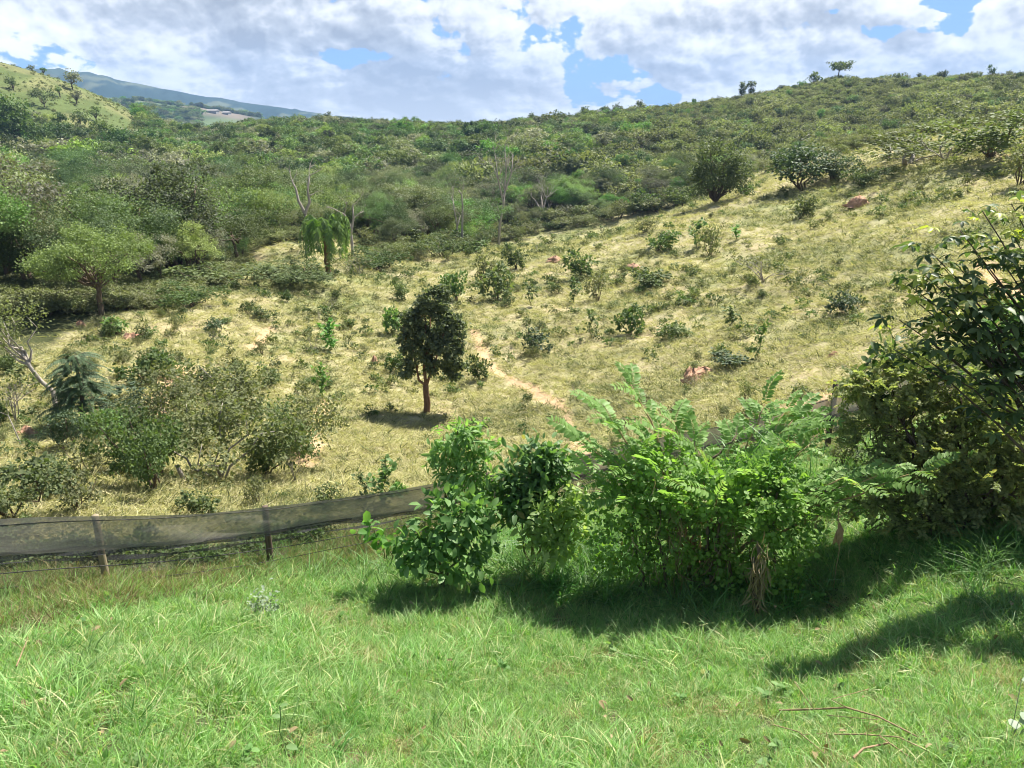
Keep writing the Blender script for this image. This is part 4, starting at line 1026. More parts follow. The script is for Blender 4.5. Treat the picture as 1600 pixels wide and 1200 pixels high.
bare(713, 384, 'second dead stem with stubby forks beside the bleached pole', [([(0, 0), (2, 30), (-2, 55), (-4, 68)], 1.7, 3), ([(2, 28), (7, 44)], 1.2, 1)], lev=1, twig=1.0, seed=84)
bare(779, 384, 'tall bare tree with many fine grey upright branches', [([(0, 0), (2, 30), (8, 60), (10, 80)], 2.6, 2), ([(8, 60), (0, 95), (-4, 128)], 1.6, 6), ([(10, 78), (20, 105), (22, 130)], 1.6, 6), ([(9, 70), (12, 110), (10, 138)], 1.4, 6)], lev=2, twig=1.4, seed=85, leafy=1)
bare(845, 348, 'low bare pinkish grey tree at the wood edge', [([(0, 0), (2, 14), (-10, 34)], 1.8, 5), ([(2, 14), (8, 36)], 1.6, 5), ([(2, 12), (0, 40)], 1.5, 5)], lev=2, twig=1.5, seed=86)
bare(352, 752, 'bundle of bare pale stems rising inside the olive bushes', [([(0, 0), (-20, 40), (-38, 62)], 1.6, 3), ([(0, 0), (4, 40), (10, 80)], 1.6, 3), ([(0, 0), (18, 40), (30, 66)], 1.4, 3), ([(0, 0), (-6, 50), (-14, 84)], 1.4, 3)], lev=2, twig=.35, seed=87)
bare(44, 720, 'thin pale stick like sapling at the far left', [([(0, 0), (-6, 30), (-12, 62)], 1.2, 2)], lev=1, twig=.4, seed=88, name='bare_sapling')
bare(165, 752, 'short dark broken stump among the weeds on the left', [([(0, 0), (-1, 18), (-3, 30)], 3.0, 0)], mat='dark_bark', name='tree_stump', seed=89)

# termite mounds of red earth
def mound(u, vb, hp, wp, label, seed):
    p = ground(u, vb); s = float(np.linalg.norm(p)) / FPX; r = np.random.default_rng(seed); g = Geo(); na, nh = 18, 8
    V = [(0, 0, 0)] * 0
    A, Hh = np.meshgrid(np.linspace(0, 2 * PI, na, endpoint=False), np.linspace(0, 1, nh), indexing='ij')
    rr = np.cos(Hh * PI / 2) ** .7 * (1 + .25 * np.sin(A * 3 + seed) + .18 * r.normal(size=A.shape)); x = rr * np.cos(A) * wp * s * .5; y = rr * np.sin(A) * wp * s * .5; z = Hh * hp * s * (1 + .15 * r.normal(size=A.shape)) - .06
    idx = np.arange(na * nh).reshape(na, nh); i2 = np.roll(idx, -1, 0); q = np.stack([idx[:, :-1], i2[:, :-1], i2[:, 1:], idx[:, 1:]], -1).reshape(-1, 4)
    g.add(np.stack([x, y, z], -1), np.r_[q[:, [0, 1, 2]], q[:, [0, 2, 3]]]); o = link('termite_mound', g.mesh('termite_mound', M['termite']), None, p); tag(o, label, 'mound')
for j, a in enumerate([(1078, 598, 24, 26, 'steep red earth mound above the pinnate shrub'), (1100, 584, 12, 46, 'low spread of red earth joined to the steep mound'), (1340, 322, 15, 30, 'red earth mound high on the right slope'),
                       (990, 420, 9, 30, 'small red earth mound above the spreading green shrub'), (868, 408, 9, 22, 'faint red mound beside the compact grey green shrub'), (585, 568, 14, 10, 'tiny rust red clod left of the round dark tree'),
                       (42, 676, 12, 22, 'red earth heap at the far left beside the pale stick'), (126, 508, 9, 12, 'bright red speck of earth before the wide crowned tree'), (1303, 556, 9, 16, 'little red earth lump left of the large leaved tree'),
                       (205, 530, 10, 30, 'pinkish earth scar like mound left of the small grey green shrub'), (122, 482, 9, 14, 'small earth mound left of the trunk of the wide crowned tree')]): mound(*a, 90 + j)

# ------------------------------------------------------------------ farm sheds far away in the blue valley
def shed(u, v, d, wd, ht, label):
    th = math.atan2(*rays(u, 300)[:2]); x, y = d * math.sin(th), d * math.cos(th); z = float(H(x, y)); b = thing('farm_shed', (x, y, z), label, 'building')
    def box(g, x0, x1, y0, y1, z0, z1):
        V = [(a, c, e) for a in (x0, x1) for c in (y0, y1) for e in (z0, z1)]; g.add(V, [(0, 1, 3), (0, 3, 2), (4, 6, 7), (4, 7, 5), (0, 4, 5), (0, 5, 1), (2, 3, 7), (2, 7, 6), (0, 2, 6), (0, 6, 4), (1, 5, 7), (1, 7, 3)])
    g = Geo(); box(g, -wd / 2, wd / 2, -6, 6, -1, ht); link('wall', g.mesh('wall', M['wall'], False), b)
    g = Geo(); e = wd / 2 + .6; V = [(-e, -6.6, ht - .1), (e, -6.6, ht - .1), (e, 0, ht + 1.6), (-e, 0, ht + 1.6), (-e, 6.6, ht - .1), (e, 6.6, ht - .1)]; g.add(V, [(0, 1, 2), (0, 2, 3), (3, 2, 5), (3, 5, 4), (0, 3, 4), (1, 5, 2)]); link('roof', g.mesh('roof', M['roof'], False), b)
shed(180, 147, 830, 8, 3, 'white farm house among dark trees in the far valley')
shed(347, 168, 1060, 12, 2.6, 'long pale farm shed beside the bare field in the far valley')
shed(368, 169, 1070, 7, 2.2, 'smaller shed right of the long pale one in the far valley')

# ------------------------------------------------------------------ netting fence
def netmat(name, alpha, dark):
    m, k = new_mat(name); co = k.n('ShaderNodeTexCoord').outputs['Object']
    n = k.noise(k.n('ShaderNodeMapping', {0: co, 3: (1.2, 1.2, 14)}).outputs[0], 3, 6, .65); n2 = k.noise(co, 55, 2, .5)
    a = k.math('ADD', alpha - .22, k.math('ADD', k.math('MULTIPLY', n, .26), k.math('MULTIPLY', k.math('SUBTRACT', n2, .5), .5)), clamp=True)
    df = k.n('ShaderNodeBsdfDiffuse', {0: k.ramp(n, [(.3, dark), (.75, tuple(c * 1.9 for c in dark))])}); tl = k.n('ShaderNodeBsdfTranslucent', {0: (*dark, 1)})
    ad = k.n('ShaderNodeMixShader', {0: .35, 1: df.outputs[0], 2: tl.outputs[0]}); tp = k.n('ShaderNodeBsdfTransparent')
    out_surface(k, k.n('ShaderNodeMixShader', {0: a, 1: tp.outputs[0], 2: ad.outputs[0]}).outputs[0]); return m
M['net'] = netmat('shade_net', .86, (.185, .172, .150)); M['loose_net'] = netmat('loose_net', .50, (.11, .105, .09)); M['net_dense'] = netmat('folded_net', .85, (.045, .045, .050))

def fence():
    r = np.random.default_rng(95); base = FENCE.copy(); t = thing('netting_fence', base[2], 'long sagging fence of dark shade netting on wooden posts below the dry slope', 'fence')
    seg = np.linspace(0, len(base) - 1, 260); P = np.stack([np.interp(seg, np.arange(len(base)), base[:, j]) for j in range(3)], -1); P[:, :2] *= (1 - .17 / np.hypot(P[:, 0], P[:, 1]))[:, None]; P[:, 2] = H(P[:, 0], P[:, 1])
    k_ = np.arange(260); ker = np.ones(31) / 31
    for j in range(3): P[:, j] = np.convolve(np.pad(P[:, j], 15, 'edge'), ker, 'valid')
    Lx = np.r_[0, np.cumsum(np.linalg.norm(np.diff(P, axis=0), axis=1))]
    nrm2 = nrm(np.c_[-np.gradient(P[:, 1]), np.gradient(P[:, 0]), np.zeros(260)])
    wav = lambda f, s: np.interp(Lx, np.arange(0, 60, f), r.normal(size=len(np.arange(0, 60, f)))) * s
    top = 1.0 + wav(1.1, .015); low = .60 + wav(.9, .02)
    def strip(lo, hi, rows, mat, nm, folds, amp, off=0.0):
        g = Geo(); q = np.linspace(0, 1, rows); V = np.zeros((260, rows, 3))
        for j, f in enumerate(q): V[:, j] = P * (1 + off / np.hypot(P[:, 0], P[:, 1]))[:, None] + nrm2 * (amp * (np.sin(Lx * folds + f * 5) * .5 + wav(.5, .6)) * (1 - f * .6))[:, None]; V[:, j, 2] = P[:, 2] + lo + (hi - lo) * f
        i = np.arange(259)[:, None] * rows + np.arange(rows - 1)[None]; i = i.ravel(); g.add(V, np.r_[np.c_[i, i + rows, i + rows + 1], np.c_[i, i + rows + 1, i + 1]]); return link(nm, g.mesh(nm, M[mat]), t, -np.array(base[2]))
    strip(low, top, 9, 'net', 'upper_net', 4.1, .012)
    strip(low - .05 + wav(.6, .01), low + .045, 3, 'net_dense', 'folded_hem', 6.0, .05)
    strip(.10 + wav(.7, .04), .60, 6, 'loose_net', 'lower_net', 3.3, .04, .26)
    strip(.34 + wav(.7, .015), .36 + wav(.8, .02), 2, 'net_dense', 'lower_net_hem', 3.3, .04, .255)
    for hgt in (.97, .38, .2):
        g = Geo(); q = P.copy(); q[:, 2] += hgt + wav(1.6, .012); tube(g, q[::3] - base[2], .006, 4); link('wire', g.mesh('wire', M['wire']), t)
    for (u, vb, vt, mat, rr) in [(177, 936, 806, 'post_pale', .045), (428, 886, 800, 'post_dark', .05), (760, 822, 752, 'post_dark', .05), (1295, 697, 638, 'post_dark', .055), (1000, 770, 705, 'post_dark', .05), (-120, 958, 830, 'post_dark', .05), (1500, 650, 590, 'post_dark', .05)]:
        a_ = math.atan2(*rays(u, vb)[:2]); jn = int(np.argmin(np.abs(np.arctan2(P[:, 0], P[:, 1]) - a_))); p = P[jn] * (1 + .17 / np.hypot(P[jn, 0], P[jn, 1])); p[2] = float(H(p[0], p[1])); hh = {1295: 1.3, 177: .93}.get(u, 1.0); g = Geo(); q = limb(r, p - np.array([0, 0, .2]), p + np.array([.012 * r.normal(), .02, hh]), 6, .008); tube(g, q - base[2], np.linspace(rr, rr * .85, 6), 9); link('post', g.mesh('post', M[mat]), t)
fence()

def scrap():
    r = np.random.default_rng(97); a, b = ground(447, 697), ground(474, 702); t = thing('netting_scrap', b, 'short dark scrap of netting on a stake beside the red earth cutting', 'netting'); g = Geo()
    s = float(np.linalg.norm(b)) / FPX; V = []
    for i in range(8):
        f = i / 7; p = a + (b - a) * f - b
        for j in range(5): V.append(p + np.array([0, .04 * math.sin(i * 2 + j), (.05 + (.25 + .75 * f ** 1.3) * j / 4 * 40 * s)]))
    F = [(i * 5 + j, (i + 1) * 5 + j, (i + 1) * 5 + j + 1) for i in range(7) for j in range(4)] + [(i * 5 + j, (i + 1) * 5 + j + 1, i * 5 + j + 1) for i in range(7) for j in range(4)]
    g.add(V, F); link('net', g.mesh('net', M['net_dense']), t); g = Geo(); tube(g, [(0, 0, -.2), (.01, 0, .5), (0, 0, 46 * s)], .03, 6); link('stake', g.mesh('stake', M['post_dark']), t)
scrap()
def fallen_post():
    p = ground(290, 752); s = float(np.linalg.norm(p)) / FPX; g = Geo(); tube(g, [(0, 0, -.05), (-5 * s, 0, 12 * s), (-11 * s, .05, 24 * s)], [.045, .045, .04], 8); o = link('leaning_stake', g.mesh('leaning_stake', M['grey_bark']), None, p); tag(o, 'weathered grey stake leaning in the bushes near the dark green bush', 'stake')
fallen_post()

# ------------------------------------------------------------------ near shrubs
def sh_at(p): return np.array([float(c) for c in p])

def pinnate_leaf(seed, pairs=12, L=1.0):
    """one feather leaf, unit long along +Y, as a template with tint offsets"""
    r = np.random.default_rng(seed); g = Geo(); s = np.linspace(.12, 1, pairs); rach = np.stack([0 * s, s, .10 * np.sin(s * PI) - .22 * s ** 2], -1)
    tube(g, np.r_[[[0, 0, 0]], rach[::3], rach[-1:]], .006, 3, .75)
    for sg in (-1, 1):
        n = pairs; pos = rach.copy(); ax = np.stack([np.full(n, sg * 1.0), np.full(n, .42) + .1 * r.normal(size=n), -.18 + .14 * r.normal(size=n)], -1); nr = np.stack([sg * -.15 + .15 * r.normal(size=n), .15 * r.normal(size=n), np.ones(n)], -1)
        leaves(g, oval(.21, .05, .12), pos, ax, nr, .27 * np.sin(np.linspace(.55, 2.6, n)) ** .5 * (.9 + .2 * r.random(n)), .5 + .25 * (r.random(n) - .5))
    leaves(g, oval(.21, .05, .12), rach[-1:], [[0, 1, -.3]], [[0, 0, 1]], .2, .5)
    V, F, T, _ = g.arrays(); return V, F, T - .5

def palmate_leaf(seed, k=5):
    r = np.random.default_rng(seed); g = Geo(); tube(g, [(0, 0, 0), (0, .28, .04), (0, .52, .02)], .008, 4, .6)
    for i in range(k):
        a = (i - (k - 1) / 2) * (1.02 if k > 3 else .8); ln = .52 - .07 * abs(i - (k - 1) / 2) + .05 * r.random(); dv = np.array([math.sin(a), math.cos(a), -.12 - .25 * r.random()])
        leaves(g, oval(.20, .07, .2, .5), [[0, .52, .02]], [dv], [[.2 * r.normal(), .2 * r.normal(), 1]], ln, .5 + .12 * r.normal())
    V, F, T, _ = g.arrays(); return V, F, T - .5

PINN = [pinnate_leaf(600 + i, 11 + i % 3) for i in range(5)]
PALM = [palmate_leaf(620 + i, 5) for i in range(4)]

def put_templates(g, r, tms, P, ax, nr, size, tint):
    pick = r.integers(0, len(tms), len(P))
    for i, tm in enumerate(tms):
        m = pick == i
        if m.any(): leaves(g, tm, P[m], ax[m], nr[m], size[m], tint[m])

def pinnate_shrub():
    r = np.random.default_rng(101); b = ground(1095, 905); t = thing('feather_leaf_shrub', b, 'big arching shrub with bright feather shaped leaves in front of the fence', 'shrub')
    st, lf = Geo(), Geo(); P, A, N = [], [], []
    ends = [(985, 600, 9.6), (930, 640, 9.3), (905, 690, 9.0), (920, 740, 8.9), (1050, 655, 9.8), (1085, 690, 9.6), (1010, 690, 9.2), (1195, 632, 10.2), (1240, 655, 10.0), (1265, 695, 9.7), (1150, 680, 9.9), (1215, 700, 9.5),
            (1320, 745, 9.3), (1385, 738, 9.4), (1440, 736, 9.5), (1300, 780, 9.2), (1240, 770, 9.0), (1170, 740, 9.1), (1100, 740, 8.9), (1030, 745, 8.8), (970, 780, 8.7), (1180, 800, 8.7), (1120, 780, 8.6), (1050, 790, 8.6), (960, 720, 9.0), (1230, 640, 10.3), (1262, 665, 10.1)]
    for j, (u, v, d) in enumerate(ends):
        e = pix(u, v, d); s = np.linspace(0, 1, 12)[:, None]; mid = b + (e - b) * .5 + np.array([0, 0, .55 if v < 720 else .3]); q = (1 - s) ** 2 * (b + np.array([r.normal() * .12, r.normal() * .12, 0])) + 2 * s * (1 - s) * mid + s ** 2 * e + r.normal(size=(12, 3)) * .025 * np.sin(s * PI)
        tube(st, q - b, np.linspace(.028, .006, 12), 6)
        k = 11; ss_ = np.linspace(.48, 1, k)
        for i, f in enumerate(ss_):
            c = np.array([np.interp(f * 11, np.arange(12), q[:, a_]) for a_ in range(3)]); dd = nrm(q[min(11, int(f * 11) + 1)] - q[max(0, int(f * 11) - 1)]); sd = nrm(np.cross(dd, [0, 0, 1])); sg = 1 if i % 2 else -1
            P.append(c); A.append(dd * (.55 + .5 * f) + sd * sg * (1.0 if i < k - 1 else .1) + np.array([0, 0, .12 + .2 * r.normal()])); N.append(np.array([0, -.25, 1.]) + r.normal(size=3) * .25)
    P, A, N = np.array(P), np.array(A), np.array(N); n = len(P)
    put_templates(lf, r, PINN, P - b, A, N, .40 * (.7 + .5 * r.random(n)), .25 + .6 * r.random(n))
    link('stem', st.mesh('stem', M['tan_stem']), t); link('foliage', lf.mesh('foliage', M['pinnate']), t)
pinnate_shrub()

def vine_bush():
    r = np.random.default_rng(103); b = ground(1080, 915); t = thing('vine_thicket', b, 'dark tangled thicket of climbing vines under the feather leaved shrub', 'thicket')
    f, st = Geo(), Geo(); rel = lambda L: [(c - b, s) for c, s in L]
    L = [lump(1040, 745, 90, 34, 9.0, .8), lump(1120, 770, 90, 40, 8.9, .8), lump(1195, 790, 60, 50, 8.9, .8), lump(1225, 830, 50, 50, 8.9, .8), lump(985, 790, 55, 40, 8.9, .7), lump(1180, 735, 50, 24, 9.3, .7), lump(1250, 770, 50, 24, 9.3, .7)]
    foliage(f, r, rel(L), 260, 20, .13, T_ROUND, .062, shell=.5, low=-.5, tspread=.5)
    L = [lump(970, 850, 60, 50, 8.9, .8), lump(1060, 850, 80, 60, 9.0, .7), lump(1140, 870, 60, 55, 8.9, .7), lump(1215, 880, 40, 46, 8.8, .7)]
    foliage(f, r, rel(L), 230, 16, .14, T_ROUND, .058, shell=.3, low=-1, tspread=.4)
    link('foliage', f.mesh('foliage', M['vine']), t)
    g = Geo(); n = 170; c = np.array([lump(u, v, 1, 1, d)[0] for u, v, d in [(1070, 850, 8.75), (1030, 830, 8.75), (1110, 860, 8.75), (1140, 850, 8.7), (1020, 880, 8.7), (1090, 800, 8.8), (1050, 800, 8.8)]]); P = c[r.integers(0, len(c), n)] + r.normal(size=(n, 3)) * np.array([.24, .15, .26]) - b
    ax = np.stack([r.normal(size=n) * .3, r.normal(size=n) * .25, -1 + r.normal(size=n) * .35], -1); leaves(g, T_LANCE, P, ax, rand_unit(r, n), .16 + .28 * r.random(n), .1 + .8 * r.random(n), wid=.10); link('dead_straw', g.mesh('dead_straw', M['straw']), t)['kind'] = 'stuff'
    for (u0, v0, u1, v1, d, rr) in [(1185, 950, 1183, 850, 8.35, .034), (1192, 950, 1178, 870, 8.3, .025), (1210, 880, 1214, 770, 8.9, .02), (1150, 930, 1120, 800, 8.7, .025), (1050, 930, 1030, 790, 8.8, .025), (1000, 920, 990, 800, 8.8, .02), (1100, 920, 1110, 780, 8.8, .03), (1250, 790, 1320, 760, 9.2, .018), (1105, 725, 1150, 680, 9.5, .02)]:
        a = pix(u0, v0, d); z = float(H(a[0], a[1])); a[2] = max(a[2], z - .1) if v0 < 900 else z - .1; tube(st, limb(r, a - b, pix(u1, v1, d + .1) - b, 7, .04), np.linspace(rr, rr * .6, 7), 7)
    link('stem', st.mesh('stem', M['bark']), t)
    # dry fringe round the pale stem
    g = Geo(); n = 160; c = pix(1186, 900, 8.3); P = c + r.normal(size=(n, 3)) * np.array([.05, .05, .22]) - b; leaves(g, T_LANCE, P, np.stack([r.normal(size=n) * .5, r.normal(size=n) * .5, -np.ones(n)], -1), rand_unit(r, n), .12 + .14 * r.random(n), .4 + .5 * r.random(n), wid=.3); link('dry_bark_fringe', g.mesh('dry_bark_fringe', M['straw']), t)
vine_bush()

def grass_in_shrub():
    """climbing grass that grows through the gap in the shrub"""
    r = np.random.default_rng(104); b = ground(1200, 800); t = thing('climbing_grass', b, 'fine bright grass tuft growing up through the gap of the feather leaved shrub', 'grass tuft'); g = Geo()
    for i in range(420):
        c = pix(1190 + r.normal() * 50, 735 + r.normal() * 26, 9.35 + r.normal() * .15); tm = blade(5, .6 + .8 * r.random(), .014); up = nrm(np.array([r.normal() * .6, r.normal() * .5, 1.])); fw = nrm(np.cross(np.cross(up, rand_unit(r, 1)[0]), up))
        leaves(g, tm, [c - b - np.array([0, 0, .25])], [fw], [up], .25 + .3 * r.random(), .2 + .7 * r.random())
    for i in range(24):
        e = pix(1190 + r.normal() * 50, 760 + r.normal() * 15, 9.35); tube(g, limb(r, (r.normal() * .15, r.normal() * .15, -.1), e - b, 5, .03), .005, 3, .3)
    link('blade', g.mesh('blade', M['tall']), t)
grass_in_shrub()

def leafy(name, u, vb, label, stems, lumps, mat, tm, size, clumps, per, cr, barkm='green_stem', seed=1, shell=.4, low=-.8, tspread=.4, d0=None, droop=.15, up=.75, extra=None):
    r = np.random.default_rng(seed); b = ground(u, vb); t = thing(name, b, label, 'shrub'); st, f = Geo(), Geo()
    for (u1, v1, d1, rr) in stems: tube(st, limb(r, (r.normal() * .03, r.normal() * .03, -.1), pix(u1, v1, d1) - b, 8, .035), np.linspace(rr, rr * .35, 8), 7)
    L = [lump(*a) for a in lumps]
    for c, s in L: tube(st, limb(r, (c - b) * .55, c - b, 5, .06), np.linspace(.012, .004, 5), 4)
    foliage(f, r, [(c - b, s) for c, s in L], clumps, per, cr, tm, size, shell=shell, low=low, tspread=tspread, droop=droop, up=up)
    link('stem', st.mesh('stem', M[barkm]), t); link('foliage', f.mesh('foliage', M[mat]), t)
    return t, b

leafy('slender_tree', 710, 872, 'slender young tree with fresh narrow drooping leaves behind the broad leaved shrub', [(716, 668, 9.7, .03), (750, 700, 9.8, .02), (692, 680, 9.6, .02)],
      [(706, 680, 34, 22, 9.7, .9), (740, 672, 22, 14, 9.8, .9), (694, 706, 24, 24, 9.6, .9), (732, 712, 30, 22, 9.7, .9), (762, 704, 22, 22, 9.8, .9), (740, 742, 32, 24, 9.7, .9), (706, 742, 26, 24, 9.6, .9), (752, 766, 20, 20, 9.7, .9)], 'fresh', oval(.15, .05, .3), .13, 105, 13, .12, seed=111, shell=.3, droop=.35)
leafy('broad_leaf_shrub', 690, 914, 'dark glossy shrub with large oval leaves left of the feather leaved shrub', [(690, 790, 8.9, .03), (720, 780, 9.0, .03), (660, 820, 8.8, .02), (745, 800, 9.0, .02)],
      [(712, 795, 52, 32, 9.1, .8), (690, 815, 40, 34, 8.95, .8), (740, 810, 38, 36, 9.05, .8), (672, 850, 40, 30, 8.8, .8), (730, 846, 42, 30, 8.9, .8), (690, 880, 40, 26, 8.7, .8), (728, 880, 26, 22, 8.7, .8), (636, 858, 24, 24, 8.75, .8), (775, 790, 22, 18, 9.2, .8)], 'midbroad', oval(.25, .06, .16, .5), .15, 120, 8, .15, seed=112, shell=.45)
leafy('broad_leaf_sapling', 610, 880, 'little sapling with a few large pale leaves left of the glossy shrub', [(586, 828, 9.2, .012), (645, 850, 8.9, .014), (620, 846, 9.1, .012)], [(582, 826, 14, 10, 9.2), (595, 836, 14, 12, 9.2), (640, 850, 20, 14, 8.9), (650, 870, 16, 12, 8.85)], 'midbroad', oval(.27, .06, .16, .5), .16, 16, 5, .1, seed=113)
leafy('dense_dark_shrub', 835, 890, 'dense dark shrub with upright leaves between the glossy shrub and the feather leaved shrub', [(835, 720, 9.5, .03), (860, 740, 9.5, .02), (810, 760, 9.4, .02)],
      [(838, 720, 34, 26, 9.6, .9), (820, 752, 36, 28, 9.5, .9), (865, 742, 34, 26, 9.6, .9), (845, 778, 40, 26, 9.5, .9), (815, 790, 28, 22, 9.4, .9), (800, 770, 22, 20, 9.4, .9)], 'darkbroad', oval(.2, .05, .18), .14, 150, 13, .13, seed=114)
leafy('yellow_green_shrub', 845, 885, 'pale yellow green shrub with whorled leaves in front of the dense dark one', [(870, 800, 9.0, .022), (890, 820, 9.0, .015)],
      [(872, 785, 34, 22, 9.2, .8), (897, 792, 24, 20, 9.3, .8), (858, 812, 34, 22, 9.1, .8), (888, 824, 30, 20, 9.2, .8), (845, 838, 24, 18, 9.05, .8), (868, 852, 26, 16, 9.1, .8)], 'palebroad', oval(.22, .05, .12), .13, 75, 12, .12, seed=115)

def palmate_tree():
    r = np.random.default_rng(121); b = ground(1760, 915); t = thing('large_leaf_tree', b, 'tall dark tree with large hand shaped leaves at the right edge', 'tree'); st, lf = Geo(), Geo(); P, A, N, Sz, Tn = [], [], [], [], []
    ends = [(1455, 395, 11.2), (1535, 330, 11.6), (1580, 318, 11.8), (1500, 420, 11.3), (1560, 400, 11.6), (1610, 350, 12.0), (1430, 470, 11.0), (1405, 500, 10.9), (1480, 480, 11.1), (1540, 470, 11.3), (1590, 430, 11.6), (1395, 545, 10.8), (1450, 530, 10.9), (1510, 540, 11.0), (1640, 390, 12.0), (1650, 460, 12.0), (1475, 440, 11.2), (1520, 390, 11.5), (1690, 420, 12.2), (1445, 430, 11.1), (1475, 505, 11.0), (1525, 445, 11.3), (1560, 485, 11.4), (1500, 360, 11.4), (1585, 372, 11.7), (1540, 545, 11.1), (1445, 560, 10.9), (1580, 525, 11.4), (1420, 445, 11.0), (1500, 480, 11.2)]
    for (u, v, d) in ends + [(1650, 470, 9.4), (1700, 430, 9.5), (1690, 500, 9.3), (1745, 470, 9.5)]:
        e = pix(u, v, d - (2.2 if d > 10 else .5)); s = np.linspace(0, 1, 12)[:, None]; mid = b + (e - b) * np.array([.35, .5, .62]); q = (1 - s) ** 2 * b + 2 * s * (1 - s) * mid + s ** 2 * e; q = q + r.normal(size=q.shape) * .03 * np.sin(s * PI); tube(st, q - b, np.r_[np.linspace(.032, .012, 8), .010, .008, .006, .005], 6)
        for f in np.r_[np.linspace(.62, .98, 11), 1, 1, 1, 1, 1]:
            c = np.array([np.interp(f * 11, np.arange(12), q[:, a_]) for a_ in range(3)]) + r.normal(size=3) * .06; a = r.random() * 6.28
            P.append(c); A.append(np.array([math.cos(a), math.sin(a), .05 + .25 * r.normal()])); N.append(np.array([0, 0, 1.]) + r.normal(size=3) * .25); Sz.append((.29 if f < 1 else .24) * (.75 + .5 * r.random())); Tn.append(.1 + .45 * r.random() if f < 1 or r.random() < .55 else .95)  # some tip leaves take the bright tint that imitates backlight
    P, A, N, Sz, Tn = map(np.array, (P, A, N, Sz, Tn)); ok = P[:, 2] > b[2] + 1.75 - .5 * r.random(len(P)); P, A, N, Sz, Tn = P[ok], A[ok], N[ok], Sz[ok], Tn[ok]; put_templates(lf, r, PALM, P - b, A, N, Sz, Tn)
    link('trunk', st.mesh('trunk', M['dark_bark']), t); link('crown', lf.mesh('crown', M['palmate']), t)
palmate_tree()

def spray(seed):
    r = np.random.default_rng(seed); g = Geo(); n = 13; q = np.linspace(.1, 1, n); ln = np.stack([.06 * np.sin(q * 4 + seed), q, -.12 * q ** 2], -1); tube(g, np.r_[[[0, 0, 0]], ln[::4]], .007, 3, .2)
    for sg in (-1, 1):
        leaves(g, T_DIAMOND, ln, np.stack([np.full(n, sg * 1.), .55 + .3 * r.normal(size=n), .3 * r.normal(size=n)], -1), np.array([[0, 0, 1.]]) + r.normal(size=(n, 3)) * .35, .20 * (.7 + .6 * r.random(n)), .5 + .2 * r.normal(size=n))
    V, F, T, _ = g.arrays(); return V, F, T - .5
def fine_shrub():
    r = np.random.default_rng(122); b = ground(1480, 838); t = thing('fine_leaf_shrub', b, 'wide brownish olive shrub of fine small leaves beneath the large leaved tree', 'shrub'); st, f = Geo(), Geo()
    L = [lump(a[0], a[1], a[2], a[3], a[4] + .02, a[5]) for a in [(1450, 590, 52, 34, 10.5, .9), (1395, 615, 46, 34, 10.4, .9), (1500, 615, 50, 40, 10.5, .9), (1365, 670, 36, 34, 10.3, .9), (1430, 670, 52, 36, 10.2, .9), (1515, 690, 56, 44, 10.3, .9), (1585, 690, 44, 44, 10.4, .9), (1470, 740, 56, 40, 10.0, .8), (1555, 760, 52, 44, 10.0, .8), (1405, 750, 40, 34, 9.9, .8), (1348, 605, 22, 22, 10.5, .9), (1625, 740, 44, 70, 10.3, .9), (1440, 805, 50, 26, 9.8, .7), (1360, 780, 34, 30, 9.8, .7), (1540, 815, 50, 24, 9.9, .7)]]
    for c, s_ in L:
        q = limb(r, (r.normal() * .12, r.normal() * .12, -.1), c - b, 8, .05); tube(st, q, np.linspace(.032, .008, 8), 6)
        for _ in range(7): tube(st, limb(r, q[int(r.integers(4, 8))], c - b + rand_unit(r, 1)[0] * np.array(s_) * .9, 5, .08), np.linspace(.009, .003, 5), 4)
    P, O, T = crown_pts(r, [(c - b, s_) for c, s_ in L], 330, 6, .10, .5, -.9); n = len(P)
    ax = O * .7 + r.normal(size=(n, 3)) * .5 + np.array([0, 0, .1]); nr = np.array([[0, 0, 1.]]) + O * .4 + r.normal(size=(n, 3)) * .4
    put_templates(f, r, [spray(640 + i) for i in range(5)], P, ax, nr, .24 * (.6 + .7 * r.random(n)), np.clip(T + (r.random(n) - .4) * .5, 0, 1))
    link('stem', st.mesh('stem', M['bark']), t); link('foliage', f.mesh('foliage', M['fine']), t)
fine_shrub()
leafy('bright_weed_clump', 1590, 640, 'bright green leafy clump behind the large leaved tree at the right edge', [(1580, 520, 12.5, .02), (1600, 500, 12.5, .02)], [(1570, 520, 30, 40, 12.6), (1600, 510, 40, 40, 12.8), (1570, 570, 34, 34, 12.3), (1610, 580, 40, 40, 12.3), (1545, 580, 20, 26, 12.2)], 'bright', oval(.13, .04, .2), .16, 130, 12, .16, seed=123)
leafy('dark_weed', 1340, 640, 'spray of dark reddish leaves hanging left of the fine leaved shrub', [(1375, 590, 10.6, .012), (1370, 640, 10.6, .012)], [(1385, 560, 26, 20, 10.7), (1380, 590, 22, 14, 10.7), (1368, 625, 18, 12, 10.6), (1355, 600, 14, 14, 10.7)], 'palmate', oval(.24, .05, .2), .14, 30, 7, .1, seed=124)

